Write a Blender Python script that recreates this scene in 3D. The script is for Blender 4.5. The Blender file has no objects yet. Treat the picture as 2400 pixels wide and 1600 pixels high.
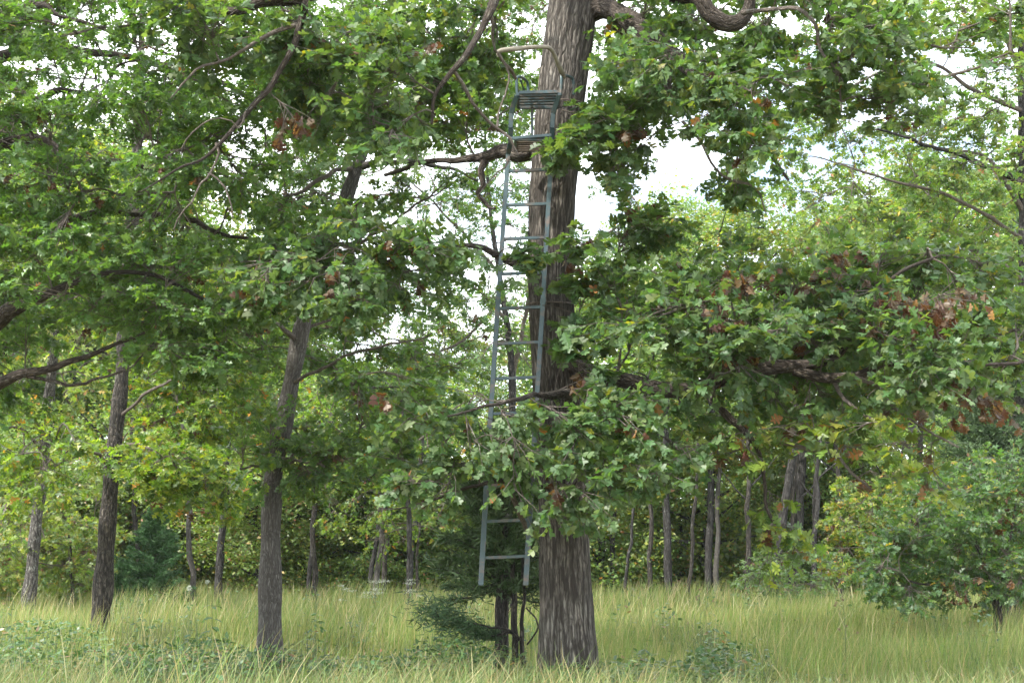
import bpy, math
import numpy as np
from mathutils import Vector, Matrix

C = bpy.context.scene.collection
SC = bpy.context.scene
R = np.random.default_rng(7)

# ------------------------------------------------------------------ camera
CAM_Z = 1.30
PITCH = math.radians(8.53)
F = 3333.0                      # focal length in photo pixels (2400 wide)
cd = bpy.data.cameras.new('camera'); cam = bpy.data.objects.new('camera', cd); C.objects.link(cam)
cam.location = (0, 0, CAM_Z); cam.rotation_euler = (math.pi/2 + PITCH, 0, 0)
cd.sensor_width = 36; cd.lens = 36*F/2400; cd.clip_end = 2000; cd.clip_start = 0.05
SC.camera = cam

# ------------------------------------------------------------------ sky, sun, exposure
SUN_EL, SUN_AZ = math.radians(50), math.radians(-122)
w = bpy.data.worlds.new('World'); SC.world = w; w.use_nodes = True
nt = w.node_tree; nt.nodes.clear()
def N(t, typ, **kw):
    n = t.nodes.new(typ)
    for k, v in kw.items(): setattr(n, k, v)
    return n
sky = N(nt, 'ShaderNodeTexSky', sky_type='NISHITA', sun_disc=False, sun_elevation=SUN_EL, sun_rotation=SUN_AZ)
tc = N(nt, 'ShaderNodeTexCoord')
mp = N(nt, 'ShaderNodeMapping'); mp.inputs['Scale'].default_value = (1.0, 1.0, 2.2); mp.inputs['Location'].default_value = (0.35, 0.2, 0.1)
ns = N(nt, 'ShaderNodeTexNoise'); ns.inputs['Scale'].default_value = 2.2; ns.inputs['Detail'].default_value = 7; ns.inputs['Roughness'].default_value = 0.55
cr = N(nt, 'ShaderNodeValToRGB'); cr.color_ramp.elements[0].position = 0.38; cr.color_ramp.elements[1].position = 0.52
cr.color_ramp.elements[0].color = (0.10,)*3+(1,); cr.color_ramp.elements[1].color = (1,1,1,1)
mx = N(nt, 'ShaderNodeMix', data_type='RGBA'); mx.inputs['B'].default_value = (13.3, 13.8, 14.1, 1)
bg = N(nt, 'ShaderNodeBackground'); bg.inputs['Strength'].default_value = 0.10
ow = N(nt, 'ShaderNodeOutputWorld')
nt.links.new(tc.outputs['Generated'], mp.inputs[0]); nt.links.new(mp.outputs[0], ns.inputs['Vector'])
nt.links.new(ns.outputs['Fac'], cr.inputs[0]); nt.links.new(cr.outputs[0], mx.inputs['Factor'])
nt.links.new(sky.outputs[0], mx.inputs['A']); nt.links.new(mx.outputs['Result'], bg.inputs[0]); nt.links.new(bg.outputs[0], ow.inputs[0])
ld = bpy.data.lights.new('sun', 'SUN'); ld.energy = 3.3; ld.angle = math.radians(2.0); ld.color = (1.0, 0.95, 0.86)
sun = bpy.data.objects.new('sun', ld); C.objects.link(sun)
sd = Vector((math.sin(SUN_AZ)*math.cos(SUN_EL), math.cos(SUN_AZ)*math.cos(SUN_EL), math.sin(SUN_EL)))
sun.rotation_euler = sd.to_track_quat('Z', 'Y').to_euler(); sun.location = sd*60
SC.view_settings.view_transform = 'Standard'; SC.view_settings.look = 'None'
SC.view_settings.exposure = 1.80; SC.view_settings.gamma = 1.0; SC.view_settings.use_curve_mapping = False
SC.render.engine = 'CYCLES'
cy = SC.cycles
cy.max_bounces = 12; cy.diffuse_bounces = 7; cy.glossy_bounces = 3; cy.transmission_bounces = 9; cy.transparent_max_bounces = 4
cy.caustics_reflective = False; cy.caustics_refractive = False
cy.use_adaptive_sampling = True; cy.adaptive_threshold = 0.006
cy.use_denoising = True; cy.denoiser = 'OPENIMAGEDENOISE'; cy.denoising_input_passes = 'RGB_ALBEDO_NORMAL'; cy.denoising_prefilter = 'ACCURATE'

# ------------------------------------------------------------------ projection helper
cp, sp = math.cos(PITCH), math.sin(PITCH)
def P(px, py, D):
    x = (px-1200)/F; y = (800-py)/F
    d = np.array([x, cp - y*sp, sp + y*cp])
    return d*(D/d[1]) + np.array([0, 0, CAM_Z])
def Parr(px, py, D):
    x = (px-1200)/F; y = (800-py)/F
    Y = cp - y*sp; Z = sp + y*cp
    return np.stack([x*D/Y, D, Z*D/Y + CAM_Z], -1)
def proj(p):
    p = np.asarray(p); X = p[..., 0]; Y = p[..., 1]; Z = p[..., 2]-CAM_Z
    d = Y*cp + Z*sp; u = -Y*sp + Z*cp
    return 1200 + F*X/d, 800 - F*u/d, d
def mpp(px, py, D):                     # metres per photo pixel there
    return proj(P(px, py, D))[2]/F

# ------------------------------------------------------------------ materials
def mat(name):
    m = bpy.data.materials.new(name); m.use_nodes = True; m.node_tree.nodes.clear(); return m, m.node_tree
def leaf_mat(name, transl=0.42, rough=0.42, spec=0.5, tmul=(1.5, 1.45, 0.55), attr='col'):
    m, t = mat(name)
    a = N(t, 'ShaderNodeAttribute', attribute_name=attr)
    g = N(t, 'ShaderNodeNewGeometry')
    under = N(t, 'ShaderNodeMix', data_type='RGBA'); under.inputs['B'].default_value = (0.20, 0.26, 0.15, 1)
    k = N(t, 'ShaderNodeMath', operation='MULTIPLY'); k.inputs[1].default_value = 0.16
    t.links.new(g.outputs['Backfacing'], k.inputs[0]); t.links.new(k.outputs[0], under.inputs['Factor']); t.links.new(a.outputs['Color'], under.inputs['A'])
    p = N(t, 'ShaderNodeBsdfPrincipled'); p.inputs['Roughness'].default_value = rough; p.inputs['Specular IOR Level'].default_value = spec
    t.links.new(under.outputs['Result'], p.inputs['Base Color'])
    tr = N(t, 'ShaderNodeBsdfTranslucent')
    mu = N(t, 'ShaderNodeMix', data_type='RGBA', blend_type='MULTIPLY'); mu.inputs['Factor'].default_value = 1; mu.inputs['B'].default_value = tmul+(1,)
    t.links.new(a.outputs['Color'], mu.inputs['A']); t.links.new(mu.outputs['Result'], tr.inputs['Color'])
    ms = N(t, 'ShaderNodeMixShader'); ms.inputs[0].default_value = transl
    o = N(t, 'ShaderNodeOutputMaterial')
    t.links.new(p.outputs[0], ms.inputs[1]); t.links.new(tr.outputs[0], ms.inputs[2]); t.links.new(ms.outputs[0], o.inputs['Surface'])
    return m
M_OAK = leaf_mat('oak_leaf', 0.46, 0.46, 0.42, (1.6, 1.6, 0.5))
M_LEFT = leaf_mat('fine_oak_leaf', 0.47, 0.42, 0.5, (1.6, 1.65, 0.5))
M_FAR = leaf_mat('forest_leaf', 0.47, 0.45, 0.45, (1.5, 1.6, 0.55))
M_CEDAR = leaf_mat('cedar_needle', 0.12, 0.6, 0.3, (1.2, 1.2, 0.8))
M_GRASS = leaf_mat('grass_blade', 0.42, 0.5, 0.35, (1.25, 1.2, 0.8))
M_WEED = leaf_mat('weed_leaf', 0.35, 0.45, 0.5)

def bark_mat(name, ridge, furrow, cells=(46, 9), lichen=0.25, lcol=(0.30, 0.33, 0.27), dist=1.0, edge=0.22, foot=0):
    m, t = mat(name); L = t.links.new
    a = N(t, 'ShaderNodeAttribute', attribute_name='barkuv')
    wn = N(t, 'ShaderNodeTexNoise'); wn.inputs['Scale'].default_value = 5.5; wn.inputs['Detail'].default_value = 4
    L(a.outputs['Vector'], wn.inputs['Vector'])
    sub = N(t, 'ShaderNodeVectorMath', operation='SUBTRACT'); sub.inputs[1].default_value = (0.5, 0.5, 0.5); L(wn.outputs['Color'], sub.inputs[0])
    sc = N(t, 'ShaderNodeVectorMath', operation='MULTIPLY'); sc.inputs[1].default_value = (0.045*dist, 0.20*dist, 0); L(sub.outputs[0], sc.inputs[0])
    ad = N(t, 'ShaderNodeVectorMath', operation='ADD'); L(a.outputs['Vector'], ad.inputs[0]); L(sc.outputs[0], ad.inputs[1])
    st = N(t, 'ShaderNodeVectorMath', operation='MULTIPLY'); st.inputs[1].default_value = (cells[0], cells[1], 0); L(ad.outputs[0], st.inputs[0])
    vo = N(t, 'ShaderNodeTexVoronoi', feature='DISTANCE_TO_EDGE'); vo.inputs['Scale'].default_value = 1; L(st.outputs[0], vo.inputs['Vector'])
    r0 = N(t, 'ShaderNodeMapRange'); r0.inputs['From Max'].default_value = edge; r0.inputs['To Min'].default_value = .25; L(vo.outputs['Distance'], r0.inputs[0])
    fs0 = N(t, 'ShaderNodeVectorMath', operation='MULTIPLY'); fs0.inputs[1].default_value = (cells[0]*1.0, cells[1]*.62, 1); L(ad.outputs[0], fs0.inputs[0])
    fu = N(t, 'ShaderNodeTexNoise'); fu.inputs['Scale'].default_value = 1; fu.inputs['Detail'].default_value = 3; fu.inputs['Roughness'].default_value = .62; fu.inputs['Distortion'].default_value = .25; L(fs0.outputs[0], fu.inputs['Vector'])
    fr0 = N(t, 'ShaderNodeMapRange'); fr0.inputs['From Min'].default_value = .43; fr0.inputs['From Max'].default_value = .54; L(fu.outputs['Fac'], fr0.inputs[0])
    r1 = N(t, 'ShaderNodeMath', operation='MULTIPLY'); L(r0.outputs[0], r1.inputs[0]); L(fr0.outputs[0], r1.inputs[1])
    fn = N(t, 'ShaderNodeTexNoise'); fn.inputs['Scale'].default_value = 60; fn.inputs['Detail'].default_value = 5
    fs = N(t, 'ShaderNodeVectorMath', operation='MULTIPLY'); fs.inputs[1].default_value = (1.6, 0.35, 1); L(a.outputs['Vector'], fs.inputs[0]); L(fs.outputs[0], fn.inputs['Vector'])
    c1 = N(t, 'ShaderNodeMix', data_type='RGBA'); c1.inputs['A'].default_value = furrow+(1,); c1.inputs['B'].default_value = ridge+(1,)
    mm = N(t, 'ShaderNodeMath', operation='MULTIPLY'); L(r1.outputs[0], mm.inputs[0])
    mr = N(t, 'ShaderNodeMapRange'); mr.inputs['From Min'].default_value = 0.3; mr.inputs['From Max'].default_value = 0.7; mr.inputs['To Min'].default_value = 0.5; mr.inputs['To Max'].default_value = 1.15
    L(fn.outputs['Fac'], mr.inputs[0]); L(mr.outputs[0], mm.inputs[1]); L(mm.outputs[0], c1.inputs['Factor'])
    # lichen and moss patches
    ln = N(t, 'ShaderNodeTexNoise'); ln.inputs['Scale'].default_value = 3.2; ln.inputs['Detail'].default_value = 8; ln.inputs['Roughness'].default_value = 0.7
    L(a.outputs['Vector'], ln.inputs['Vector'])
    lr = N(t, 'ShaderNodeValToRGB'); lr.color_ramp.elements[0].position = 0.56; lr.color_ramp.elements[1].position = 0.66; L(ln.outputs['Fac'], lr.inputs[0])
    lm = N(t, 'ShaderNodeMath', operation='MULTIPLY'); lm.inputs[1].default_value = lichen; L(lr.outputs[0], lm.inputs[0])
    if foot:
        sx = N(t, 'ShaderNodeSeparateXYZ'); L(a.outputs['Vector'], sx.inputs[0])
        fr = N(t, 'ShaderNodeMapRange'); fr.inputs['From Min'].default_value = .15; fr.inputs['From Max'].default_value = 1.1; fr.inputs['To Min'].default_value = foot; fr.inputs['To Max'].default_value = 0; L(sx.outputs['Y'], fr.inputs[0])
        l3 = N(t, 'ShaderNodeValToRGB'); l3.color_ramp.elements[0].position = .42; l3.color_ramp.elements[1].position = .60; L(ln.outputs['Fac'], l3.inputs[0])
        f2 = N(t, 'ShaderNodeMath', operation='MULTIPLY'); L(fr.outputs[0], f2.inputs[0]); L(l3.outputs[0], f2.inputs[1])
        f3 = N(t, 'ShaderNodeMath', operation='MAXIMUM'); L(f2.outputs[0], f3.inputs[0]); L(lm.outputs[0], f3.inputs[1]); lm = f3
    lm2 = N(t, 'ShaderNodeMath', operation='MULTIPLY'); L(lm.outputs[0], lm2.inputs[0]); L(r1.outputs[0], lm2.inputs[1])
    c2 = N(t, 'ShaderNodeMix', data_type='RGBA'); c2.inputs['B'].default_value = lcol+(1,); L(c1.outputs['Result'], c2.inputs['A']); L(lm2.outputs[0], c2.inputs['Factor'])
    b = N(t, 'ShaderNodeBump'); b.inputs['Strength'].default_value = 0.9; b.inputs['Distance'].default_value = 0.03
    hs = N(t, 'ShaderNodeMath', operation='ADD'); L(r1.outputs[0], hs.inputs[0])
    hf = N(t, 'ShaderNodeMath', operation='MULTIPLY'); hf.inputs[1].default_value = 0.5; L(fn.outputs['Fac'], hf.inputs[0]); L(hf.outputs[0], hs.inputs[1])
    L(hs.outputs[0], b.inputs['Height'])
    p = N(t, 'ShaderNodeBsdfPrincipled'); p.inputs['Roughness'].default_value = 0.9; p.inputs['Specular IOR Level'].default_value = 0.2
    L(c2.outputs['Result'], p.inputs['Base Color']); L(b.outputs[0], p.inputs['Normal'])
    o = N(t, 'ShaderNodeOutputMaterial'); L(p.outputs[0], o.inputs[0])
    return m
B_MAIN = bark_mat('ridged_oak_bark', (0.190, 0.170, 0.148), (0.034, 0.029, 0.025), (44, 5.5), 0.25, (0.31, 0.31, 0.28), .7, .20, .6)
B_LIMB = bark_mat('limb_bark', (0.135, 0.112, 0.092), (0.035, 0.028, 0.024), (55, 14), 0.5)
B_GREY = bark_mat('grey_smooth_bark', (0.20, 0.19, 0.175), (0.07, 0.063, 0.057), (75, 12), 0.2)
B_DARK = bark_mat('dark_blocky_bark', (0.12, 0.105, 0.09), (0.022, 0.02, 0.018), (40, 11), 0.5, (0.24, 0.25, 0.21))
B_LICH = bark_mat('lichened_bark', (0.22, 0.21, 0.19), (0.03, 0.027, 0.025), (40, 14), 0.9, (0.42, 0.44, 0.40))
B_TWIG = bark_mat('twig_bark', (0.22, 0.19, 0.165), (0.12, 0.10, 0.085), (120, 30), 0.7, (0.36, 0.38, 0.33))
B_FAR = bark_mat('forest_bark', (0.085, 0.08, 0.078), (0.022, 0.021, 0.02), (30, 8), 0.5, (0.20, 0.21, 0.20))

def metal_mat():
    m, t = mat('blue_grey_painted_steel'); L = t.links.new
    tcn = N(t, 'ShaderNodeTexCoord')
    n1 = N(t, 'ShaderNodeTexNoise'); n1.inputs['Scale'].default_value = 9; n1.inputs['Detail'].default_value = 8; n1.inputs['Roughness'].default_value = 0.7; L(tcn.outputs['Object'], n1.inputs['Vector'])
    r = N(t, 'ShaderNodeValToRGB'); r.color_ramp.elements[0].position = 0.50; r.color_ramp.elements[1].position = 0.64; L(n1.outputs['Fac'], r.inputs[0])
    n2 = N(t, 'ShaderNodeTexNoise'); n2.inputs['Scale'].default_value = 30; n2.inputs['Detail'].default_value = 5; L(tcn.outputs['Object'], n2.inputs['Vector'])
    c0 = N(t, 'ShaderNodeMix', data_type='RGBA'); c0.inputs['A'].default_value = (0.024, 0.047, 0.052, 1); c0.inputs['B'].default_value = (0.05, 0.084, 0.091, 1); L(n2.outputs['Fac'], c0.inputs['Factor'])
    c1 = N(t, 'ShaderNodeMix', data_type='RGBA'); c1.inputs['B'].default_value = (0.13, 0.085, 0.06, 1)
    k = N(t, 'ShaderNodeMath', operation='MULTIPLY'); k.inputs[1].default_value = 0.75; L(r.outputs[0], k.inputs[0]); L(k.outputs[0], c1.inputs['Factor']); L(c0.outputs['Result'], c1.inputs['A'])
    p = N(t, 'ShaderNodeBsdfPrincipled'); p.inputs['Roughness'].default_value = 0.45; p.inputs['Metallic'].default_value = 0.15
    L(c1.outputs['Result'], p.inputs['Base Color']); o = N(t, 'ShaderNodeOutputMaterial'); L(p.outputs[0], o.inputs[0]); return m
M_STEEL = metal_mat()
def simple_mat(name, c1, c2, scale=20, rough=0.9):
    m, t = mat(name); L = t.links.new
    tcn = N(t, 'ShaderNodeTexCoord'); n1 = N(t, 'ShaderNodeTexNoise'); n1.inputs['Scale'].default_value = scale; n1.inputs['Detail'].default_value = 6; n1.inputs['Roughness'].default_value = 0.65; L(tcn.outputs['Object'], n1.inputs['Vector'])
    r = N(t, 'ShaderNodeValToRGB'); r.color_ramp.elements[0].position = 0.35; r.color_ramp.elements[1].position = 0.65
    r.color_ramp.elements[0].color = c1+(1,); r.color_ramp.elements[1].color = c2+(1,); L(n1.outputs['Fac'], r.inputs[0])
    b = N(t, 'ShaderNodeBump'); b.inputs['Strength'].default_value = 0.4; b.inputs['Distance'].default_value = 0.01; L(n1.outputs['Fac'], b.inputs['Height'])
    p = N(t, 'ShaderNodeBsdfPrincipled'); p.inputs['Roughness'].default_value = rough; L(r.outputs[0], p.inputs['Base Color']); L(b.outputs[0], p.inputs['Normal'])
    o = N(t, 'ShaderNodeOutputMaterial'); L(p.outputs[0], o.inputs[0]); return m
M_PAD = simple_mat('weathered_foam_sleeve', (0.13, 0.115, 0.09), (0.24, 0.22, 0.18), 14)
M_WOODSEAT = simple_mat('rusty_mesh', (0.06, 0.045, 0.035), (0.13, 0.10, 0.08), 25)
M_SOIL = simple_mat('thatch_soil', (0.10, 0.085, 0.045), (0.22, 0.19, 0.10), 1.3)
M_FLOWER = simple_mat('white_petals', (0.36, 0.40, 0.32), (0.50, 0.54, 0.46), 30)
M_SEED = simple_mat('dry_seedhead', (0.20, 0.14, 0.08), (0.34, 0.27, 0.17), 40)

# ------------------------------------------------------------------ mesh helpers
class Geo:
    def __init__(s): s.v = []; s.f = []; s.c = []; s.u = []; s.n = 0
    def add(s, v, f, c=None, u=None):
        v = np.asarray(v, np.float32).reshape(-1, 3); f = np.asarray(f, np.int32).reshape(-1, 3)
        s.v.append(v); s.f.append(f + s.n); s.n += len(v)
        s.c.append(np.ones((len(v), 3), np.float32)*0.2 if c is None else np.asarray(c, np.float32).reshape(-1, 3))
        s.u.append(np.zeros((len(v), 3), np.float32) if u is None else np.asarray(u, np.float32).reshape(-1, 3))
    def mesh(s, name, m, smooth=False, col=True, uv=True):
        me = bpy.data.meshes.new(name)
        if s.n:
            v = np.concatenate(s.v); f = np.concatenate(s.f)
            me.vertices.add(len(v)); me.vertices.foreach_set('co', v.ravel())
            me.loops.add(f.size); me.loops.foreach_set('vertex_index', f.ravel())
            me.polygons.add(len(f)); me.polygons.foreach_set('loop_start', np.arange(0, f.size, 3, dtype=np.int32))
            me.polygons.foreach_set('loop_total', np.full(len(f), 3, np.int32))
            me.polygons.foreach_set('use_smooth', np.full(len(f), smooth, bool))
            if col:
                a = me.attributes.new('col', 'FLOAT_COLOR', 'POINT'); c = np.concatenate(s.c)
                a.data.foreach_set('color', np.concatenate([c, np.ones((len(c), 1), np.float32)], 1).ravel())
            if uv:
                a = me.attributes.new('barkuv', 'FLOAT_VECTOR', 'POINT'); a.data.foreach_set('vector', np.concatenate(s.u).ravel())
            me.update()
        me.materials.append(m); return me
    def obj(s, name, m, parent=None, smooth=False, **kw):
        o = bpy.data.objects.new(name, s.mesh(name, m, smooth, **kw)); C.objects.link(o)
        if parent is not None:
            o.parent = parent; o.matrix_parent_inverse = Matrix.Translation(-Vector(parent.location))
        return o
def thing(name, label, cat, loc=(0, 0, 0), group=None):
    o = bpy.data.objects.new(name, None); C.objects.link(o); o.location = [float(x) for x in loc]; o.empty_display_size = .2
    o['label'] = label; o['category'] = cat
    if group: o['group'] = group
    return o
def unit(a): return a/np.maximum(np.linalg.norm(a, axis=-1, keepdims=True), 1e-9)

def tubes(geo, pts, rad, sides=5, radfun=None, col=None):
    """pts (N,K,3), rad (N,K): N tubes of K rings each."""
    pts = np.asarray(pts, float); rad = np.asarray(rad, float)
    Nn, K, _ = pts.shape; s1 = sides+1
    t = unit(np.gradient(pts, axis=1))
    ref = np.broadcast_to(np.array([0., 1., 0.]), t.shape).copy()
    bad = np.abs(t[..., 1]) > 0.9; ref[bad] = (0, 0, 1.)
    b = unit(ref - (ref*t).sum(-1, keepdims=True)*t); s = np.cross(t, b)
    th = np.linspace(0, 2*math.pi, s1)
    rr = rad[..., None]*np.ones(s1)
    ln = np.concatenate([np.zeros((Nn, 1)), np.cumsum(np.linalg.norm(np.diff(pts, axis=1), axis=-1), 1)], 1)
    if radfun is not None: rr = radfun(rr, th, ln, pts)
    v = pts[:, :, None, :] + rr[..., None]*(np.cos(th)[:, None]*b[:, :, None, :] + np.sin(th)[:, None]*s[:, :, None, :])
    u = np.zeros(v.shape); u[..., 0] = th/(2*math.pi)*(2*math.pi*rad.mean(1)[:, None, None]); u[..., 1] = ln[..., None]
    u[..., 2] = (np.arange(Nn)*3.7)[:, None, None]
    u[..., 0] += (R.random(Nn)*20)[:, None, None]
    k = np.arange(K-1)[:, None]; j = np.arange(sides)[None]
    a = (k*s1+j).ravel(); bq = a+1; c = a+s1+1; d = a+s1
    f = np.concatenate([np.stack([a, d, c], 1), np.stack([a, c, bq], 1)])
    f = (f[None] + (np.arange(Nn)*K*s1)[:, None, None]).reshape(-1, 3)
    geo.add(v.reshape(-1, 3), f, None if col is None else np.tile(col, (v.size//3, 1)), u.reshape(-1, 3))

def spline(p, n):
    """Catmull-Rom through rows of p -> n rows."""
    p = np.asarray(p, float); q = np.vstack([2*p[0]-p[1], p, 2*p[-1]-p[-2]])
    d = np.concatenate([[0], np.cumsum(np.linalg.norm(np.diff(p[:, :3], axis=0), axis=1))])
    s = np.interp(np.linspace(0, d[-1], n), d, np.arange(len(p)))
    i = np.minimum(s.astype(int), len(p)-2); t = (s-i)[:, None]
    a, b, c, e = q[i], q[i+1], q[i+2], q[i+3]
    return 0.5*((2*b) + (-a+c)*t + (2*a-5*b+4*c-e)*t*t + (-a+3*b-3*c+e)*t**3)

def path(spec, n, wob=0.0):
    """spec rows (px, py, D, width_px) -> (n,3) points, (n,) radii"""
    rows = [list(P(a, b, D)) + [wd*0.5*mpp(a, b, D)] for a, b, D, wd in spec]
    q = spline(rows, n); q[:, 3] = np.maximum(q[:, 3], 0.002)
    if wob:
        k = np.linspace(0, 1, n)
        for ax in range(3):
            for fr in (3, 7, 13): q[:, ax] += wob/fr*2*math.sin(1)*np.sin(k*fr*6.28+R.random()*6.28)*np.minimum(k*4, 1)
    return q[:, :3], q[:, 3]

def bumpy(amp):
    ph = R.random(4)*6.28
    def f(rr, th, ln, pts):
        l = ln[..., None]
        return rr*(1+amp*(np.sin(3*th+l*2.1+ph[0])*.5+np.sin(2*th-l*5+ph[1])*.4+np.sin(5*th+l*9+ph[2])*.3))
    return f

def limb(tree, spec, material, name='branch', sides=12, step=0.08, wob=0.02, nodes=None, amp=0.06, label=None):
    n0 = np.array([P(a, b, D) for a, b, D, _ in spec]); L = np.linalg.norm(np.diff(n0, axis=0), axis=1).sum()
    n = max(6, int(L/step)); p, r = path(spec, n, wob)
    r = r*(1+0.07*np.sin(np.linspace(0, L*7, n)+R.random()*6))
    g = Geo(); tubes(g, p[None], r[None], sides, bumpy(amp))
    o = g.obj(name, material, tree, True, col=False)
    if label: o['label'] = label
    if nodes is not None: nodes.append(p[::3])
    return p, r

# ------------------------------------------------------------------ leaf templates  (x along, y across, z normal)
def lobed(lobes, term=0.2, w0=0.03, petiole=True):
    """lobes: list of (x0, x1, tip_x, tip_halfwidth, tip_len). Returns verts, tris."""
    V = []; T = []
    xs = [l[0] for l in lobes]+[lobes[-1][1]]
    sp_ = []
    for x in xs: sp_.append(len(V)); V.append((x, 0, 0))
    for sg in (1, -1):
        sn = []
        for i, x in enumerate(xs):
            sn.append(len(V)); V.append((x, sg*(w0 if i else 0.012), 0))
        for i, (x0, x1, tx, ty, tl) in enumerate(lobes):
            a = len(V); V.append((tx-tl/2, sg*ty*0.95, 0)); V.append((tx+tl/2, sg*ty, 0))
            tri = [(sn[i], a, sn[i+1]), (a, a+1, sn[i+1]), (sp_[i], sn[i], sn[i+1]), (sp_[i], sn[i+1], sp_[i+1])]
            T += tri if sg < 0 else [t[::-1] for t in tri]
    e = len(V); V += [(xs[-1]+0.1, term*0.55, 0), (1.0, 0.02, 0), (xs[-1]+0.1, -term*0.55, 0)]
    T += [(sp_[-1], e, e+1)[::-1], (sp_[-1], e+1, e+2)[::-1]]
    if petiole:
        b = len(V); V += [(-0.22, 0, 0.03), (xs[0]+.02, 0.012, 0), (xs[0]+.02, -0.012, 0)]; T.append((b, b+2, b+1))
    V = np.array(V, float)
    return V, np.array(T)
OAK_HI = lobed([(0.0, .24, .16, .13, .10), (.24, .47, .42, .34, .13), (.47, .70, .68, .40, .14), (.70, .84, .86, .22, .09)], .2, 0.09)
OAK_HI2 = lobed([(0.0, .28, .20, .18, .10), (.28, .55, .50, .42, .12), (.55, .80, .76, .34, .14)], .26, 0.12)
def star(lobes):
    """cheap lobed leaf: two tris per lobe"""
    V = []; T = []; xs = [l[0] for l in lobes]+[lobes[-1][1]]
    for x in xs: V.append((x, 0, 0))
    for sg in (1, -1):
        for i, (x0, x1, tx, ty, tl) in enumerate(lobes):
            a = len(V); V.append((tx-tl/2, sg*ty*.9, 0)); V.append((tx+tl/2, sg*ty, 0))
            tri = [(i, a, i+1), (a, a+1, i+1)]
            T += tri if sg < 0 else [t[::-1] for t in tri]
    e = len(V); V += [(xs[-1]+.06, .10, 0), (1, 0, 0), (xs[-1]+.06, -.10, 0)]; T += [(len(lobes), e+1, e), (len(lobes), e+2, e+1)]
    return np.array(V, float), np.array(T)
OAK_LO = star([(0, .34, .28, .22, .12), (.34, .60, .52, .40, .16), (.60, .80, .78, .30, .14)])
OAK_B = star([(0, .30, .22, .20, .17), (.30, .56, .48, .43, .20), (.56, .82, .75, .38, .19)])
OAK_S = star([(0, .42, .34, .30, .20), (.42, .80, .70, .40, .22)])
def star1(lobes):
    V = []; T = []; xs = [l[0] for l in lobes]+[lobes[-1][1]]
    for x in xs: V.append((x, 0, 0))
    for sg in (1, -1):
        for i, (x0, x1, tx, ty) in enumerate(lobes):
            a = len(V); V.append((tx, sg*ty, 0)); T.append((i, i+1, a) if sg > 0 else (i, a, i+1))
    e = len(V); V += [(xs[-1]+.03, .14, 0), (1, 0, 0), (xs[-1]+.03, -.14, 0)]; T += [(len(lobes), e+1, e), (len(lobes), e+2, e+1)]
    return np.array(V, float), np.array(T)
OAK_F = star1([(0, .45, .38, .36), (.45, .80, .74, .40)])
OVAL = (np.array([(0, 0, 0), (.3, .2, 0), (.3, -.2, 0), (.7, .18, 0), (.7, -.18, 0), (1, 0, 0)], float), np.array([(0, 2, 1), (1, 2, 4), (1, 4, 3), (3, 4, 5)]))
DIAM = (np.array([(0, 0, 0), (.5, .3, 0), (.55, -.28, 0), (1, 0, 0)], float), np.array([(0, 2, 1), (1, 2, 3)]))
NEEDLE = (np.array([(0, -.09, 0), (0, .09, 0), (1, 0, 0.05)], float), np.array([(0, 1, 2)]))

def put_leaves(geo, tmpl, pos, ax, nm, size, col, curl=None):
    V, T = tmpl; n = len(pos)
    if not n: return
    ax = unit(ax); sd_ = unit(np.cross(nm, ax)); nm = np.cross(ax, sd_)
    curl = (R.random(n)*1.3-0.35) if curl is None else curl
    fold = R.random(n)*1.3-0.25
    x, y = V[:, 0], V[:, 1]
    z = -0.22*curl[:, None]*(x**2)[None] + 0.55*fold[:, None]*np.abs(y)[None] + V[:, 2]
    wv = 0.8+R.random(n)*0.35
    v = pos[:, None] + size[:, None, None]*(x[None, :, None]*ax[:, None] + (y[None]*wv[:, None])[..., None]*sd_[:, None] + z[..., None]*nm[:, None])
    f = T[None] + (np.arange(n)*len(V))[:, None, None]
    geo.add(v, f, np.repeat(col, len(V), 0))

# leaf colours; the yellow oak set has backlight painted in
def leaf_cols(n, pal):
    """pal rows (weight, (r,g,b)); every leaf gets one with jitter"""
    wts = np.array([p[0] for p in pal], float); cs = np.array([p[1] for p in pal])
    c = cs[R.choice(len(pal), n, p=wts/wts.sum())]
    return np.clip(c*(0.72+0.56*R.random((n, 1)))*(1+0.05*R.standard_normal((n, 3))), 0.005, 0.8)
PAL_OAK = [(58, (.060, .116, .042)), (26, (.090, .142, .055)), (12, (.095, .135, .035)), (1.5, (.20, .20, .03)), (.3, (.22, .10, .035))]
PAL_OAKY = [(35, (.06, .11, .03)), (40, (.11, .17, .03)), (20, (.17, .20, .03)), (5, (.20, .09, .03))]  # drooping oak tips: yellow-green glow of backlight put into the leaf colour
PAL_LEFT = [(55, (.066, .130, .042)), (32, (.09, .16, .045)), (8, (.11, .18, .035)), (.2, (.28, .12, .03))]
PAL_T2 = [(30, (.06, .12, .025)), (50, (.12, .19, .025)), (18, (.19, .22, .03)), (2, (.3, .15, .03))]
PAL_T3 = [(55, (.065, .125, .048)), (30, (.09, .15, .05)), (12, (.12, .17, .03)), (.5, (.25, .11, .03))]
PAL_FARG = [(46, (.085, .155, .048)), (38, (.14, .205, .05)), (12, (.14, .17, .04)), (2, (.24, .18, .05)), (.6, (.24, .10, .05))]
PAL_FARY = [(30, (.09, .15, .05)), (42, (.14, .19, .045)), (22, (.19, .21, .05)), (3, (.28, .20, .05)), (1.5, (.26, .13, .06))]
PAL_FARB = [(50, (.11, .175, .05)), (34, (.16, .21, .055)), (9, (.20, .16, .07)), (3, (.22, .12, .07))]
PAL_DEAD = [(6, (.075, .034, .024)), (3, (.11, .052, .032)), (.6, (.2, .11, .06))]

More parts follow.
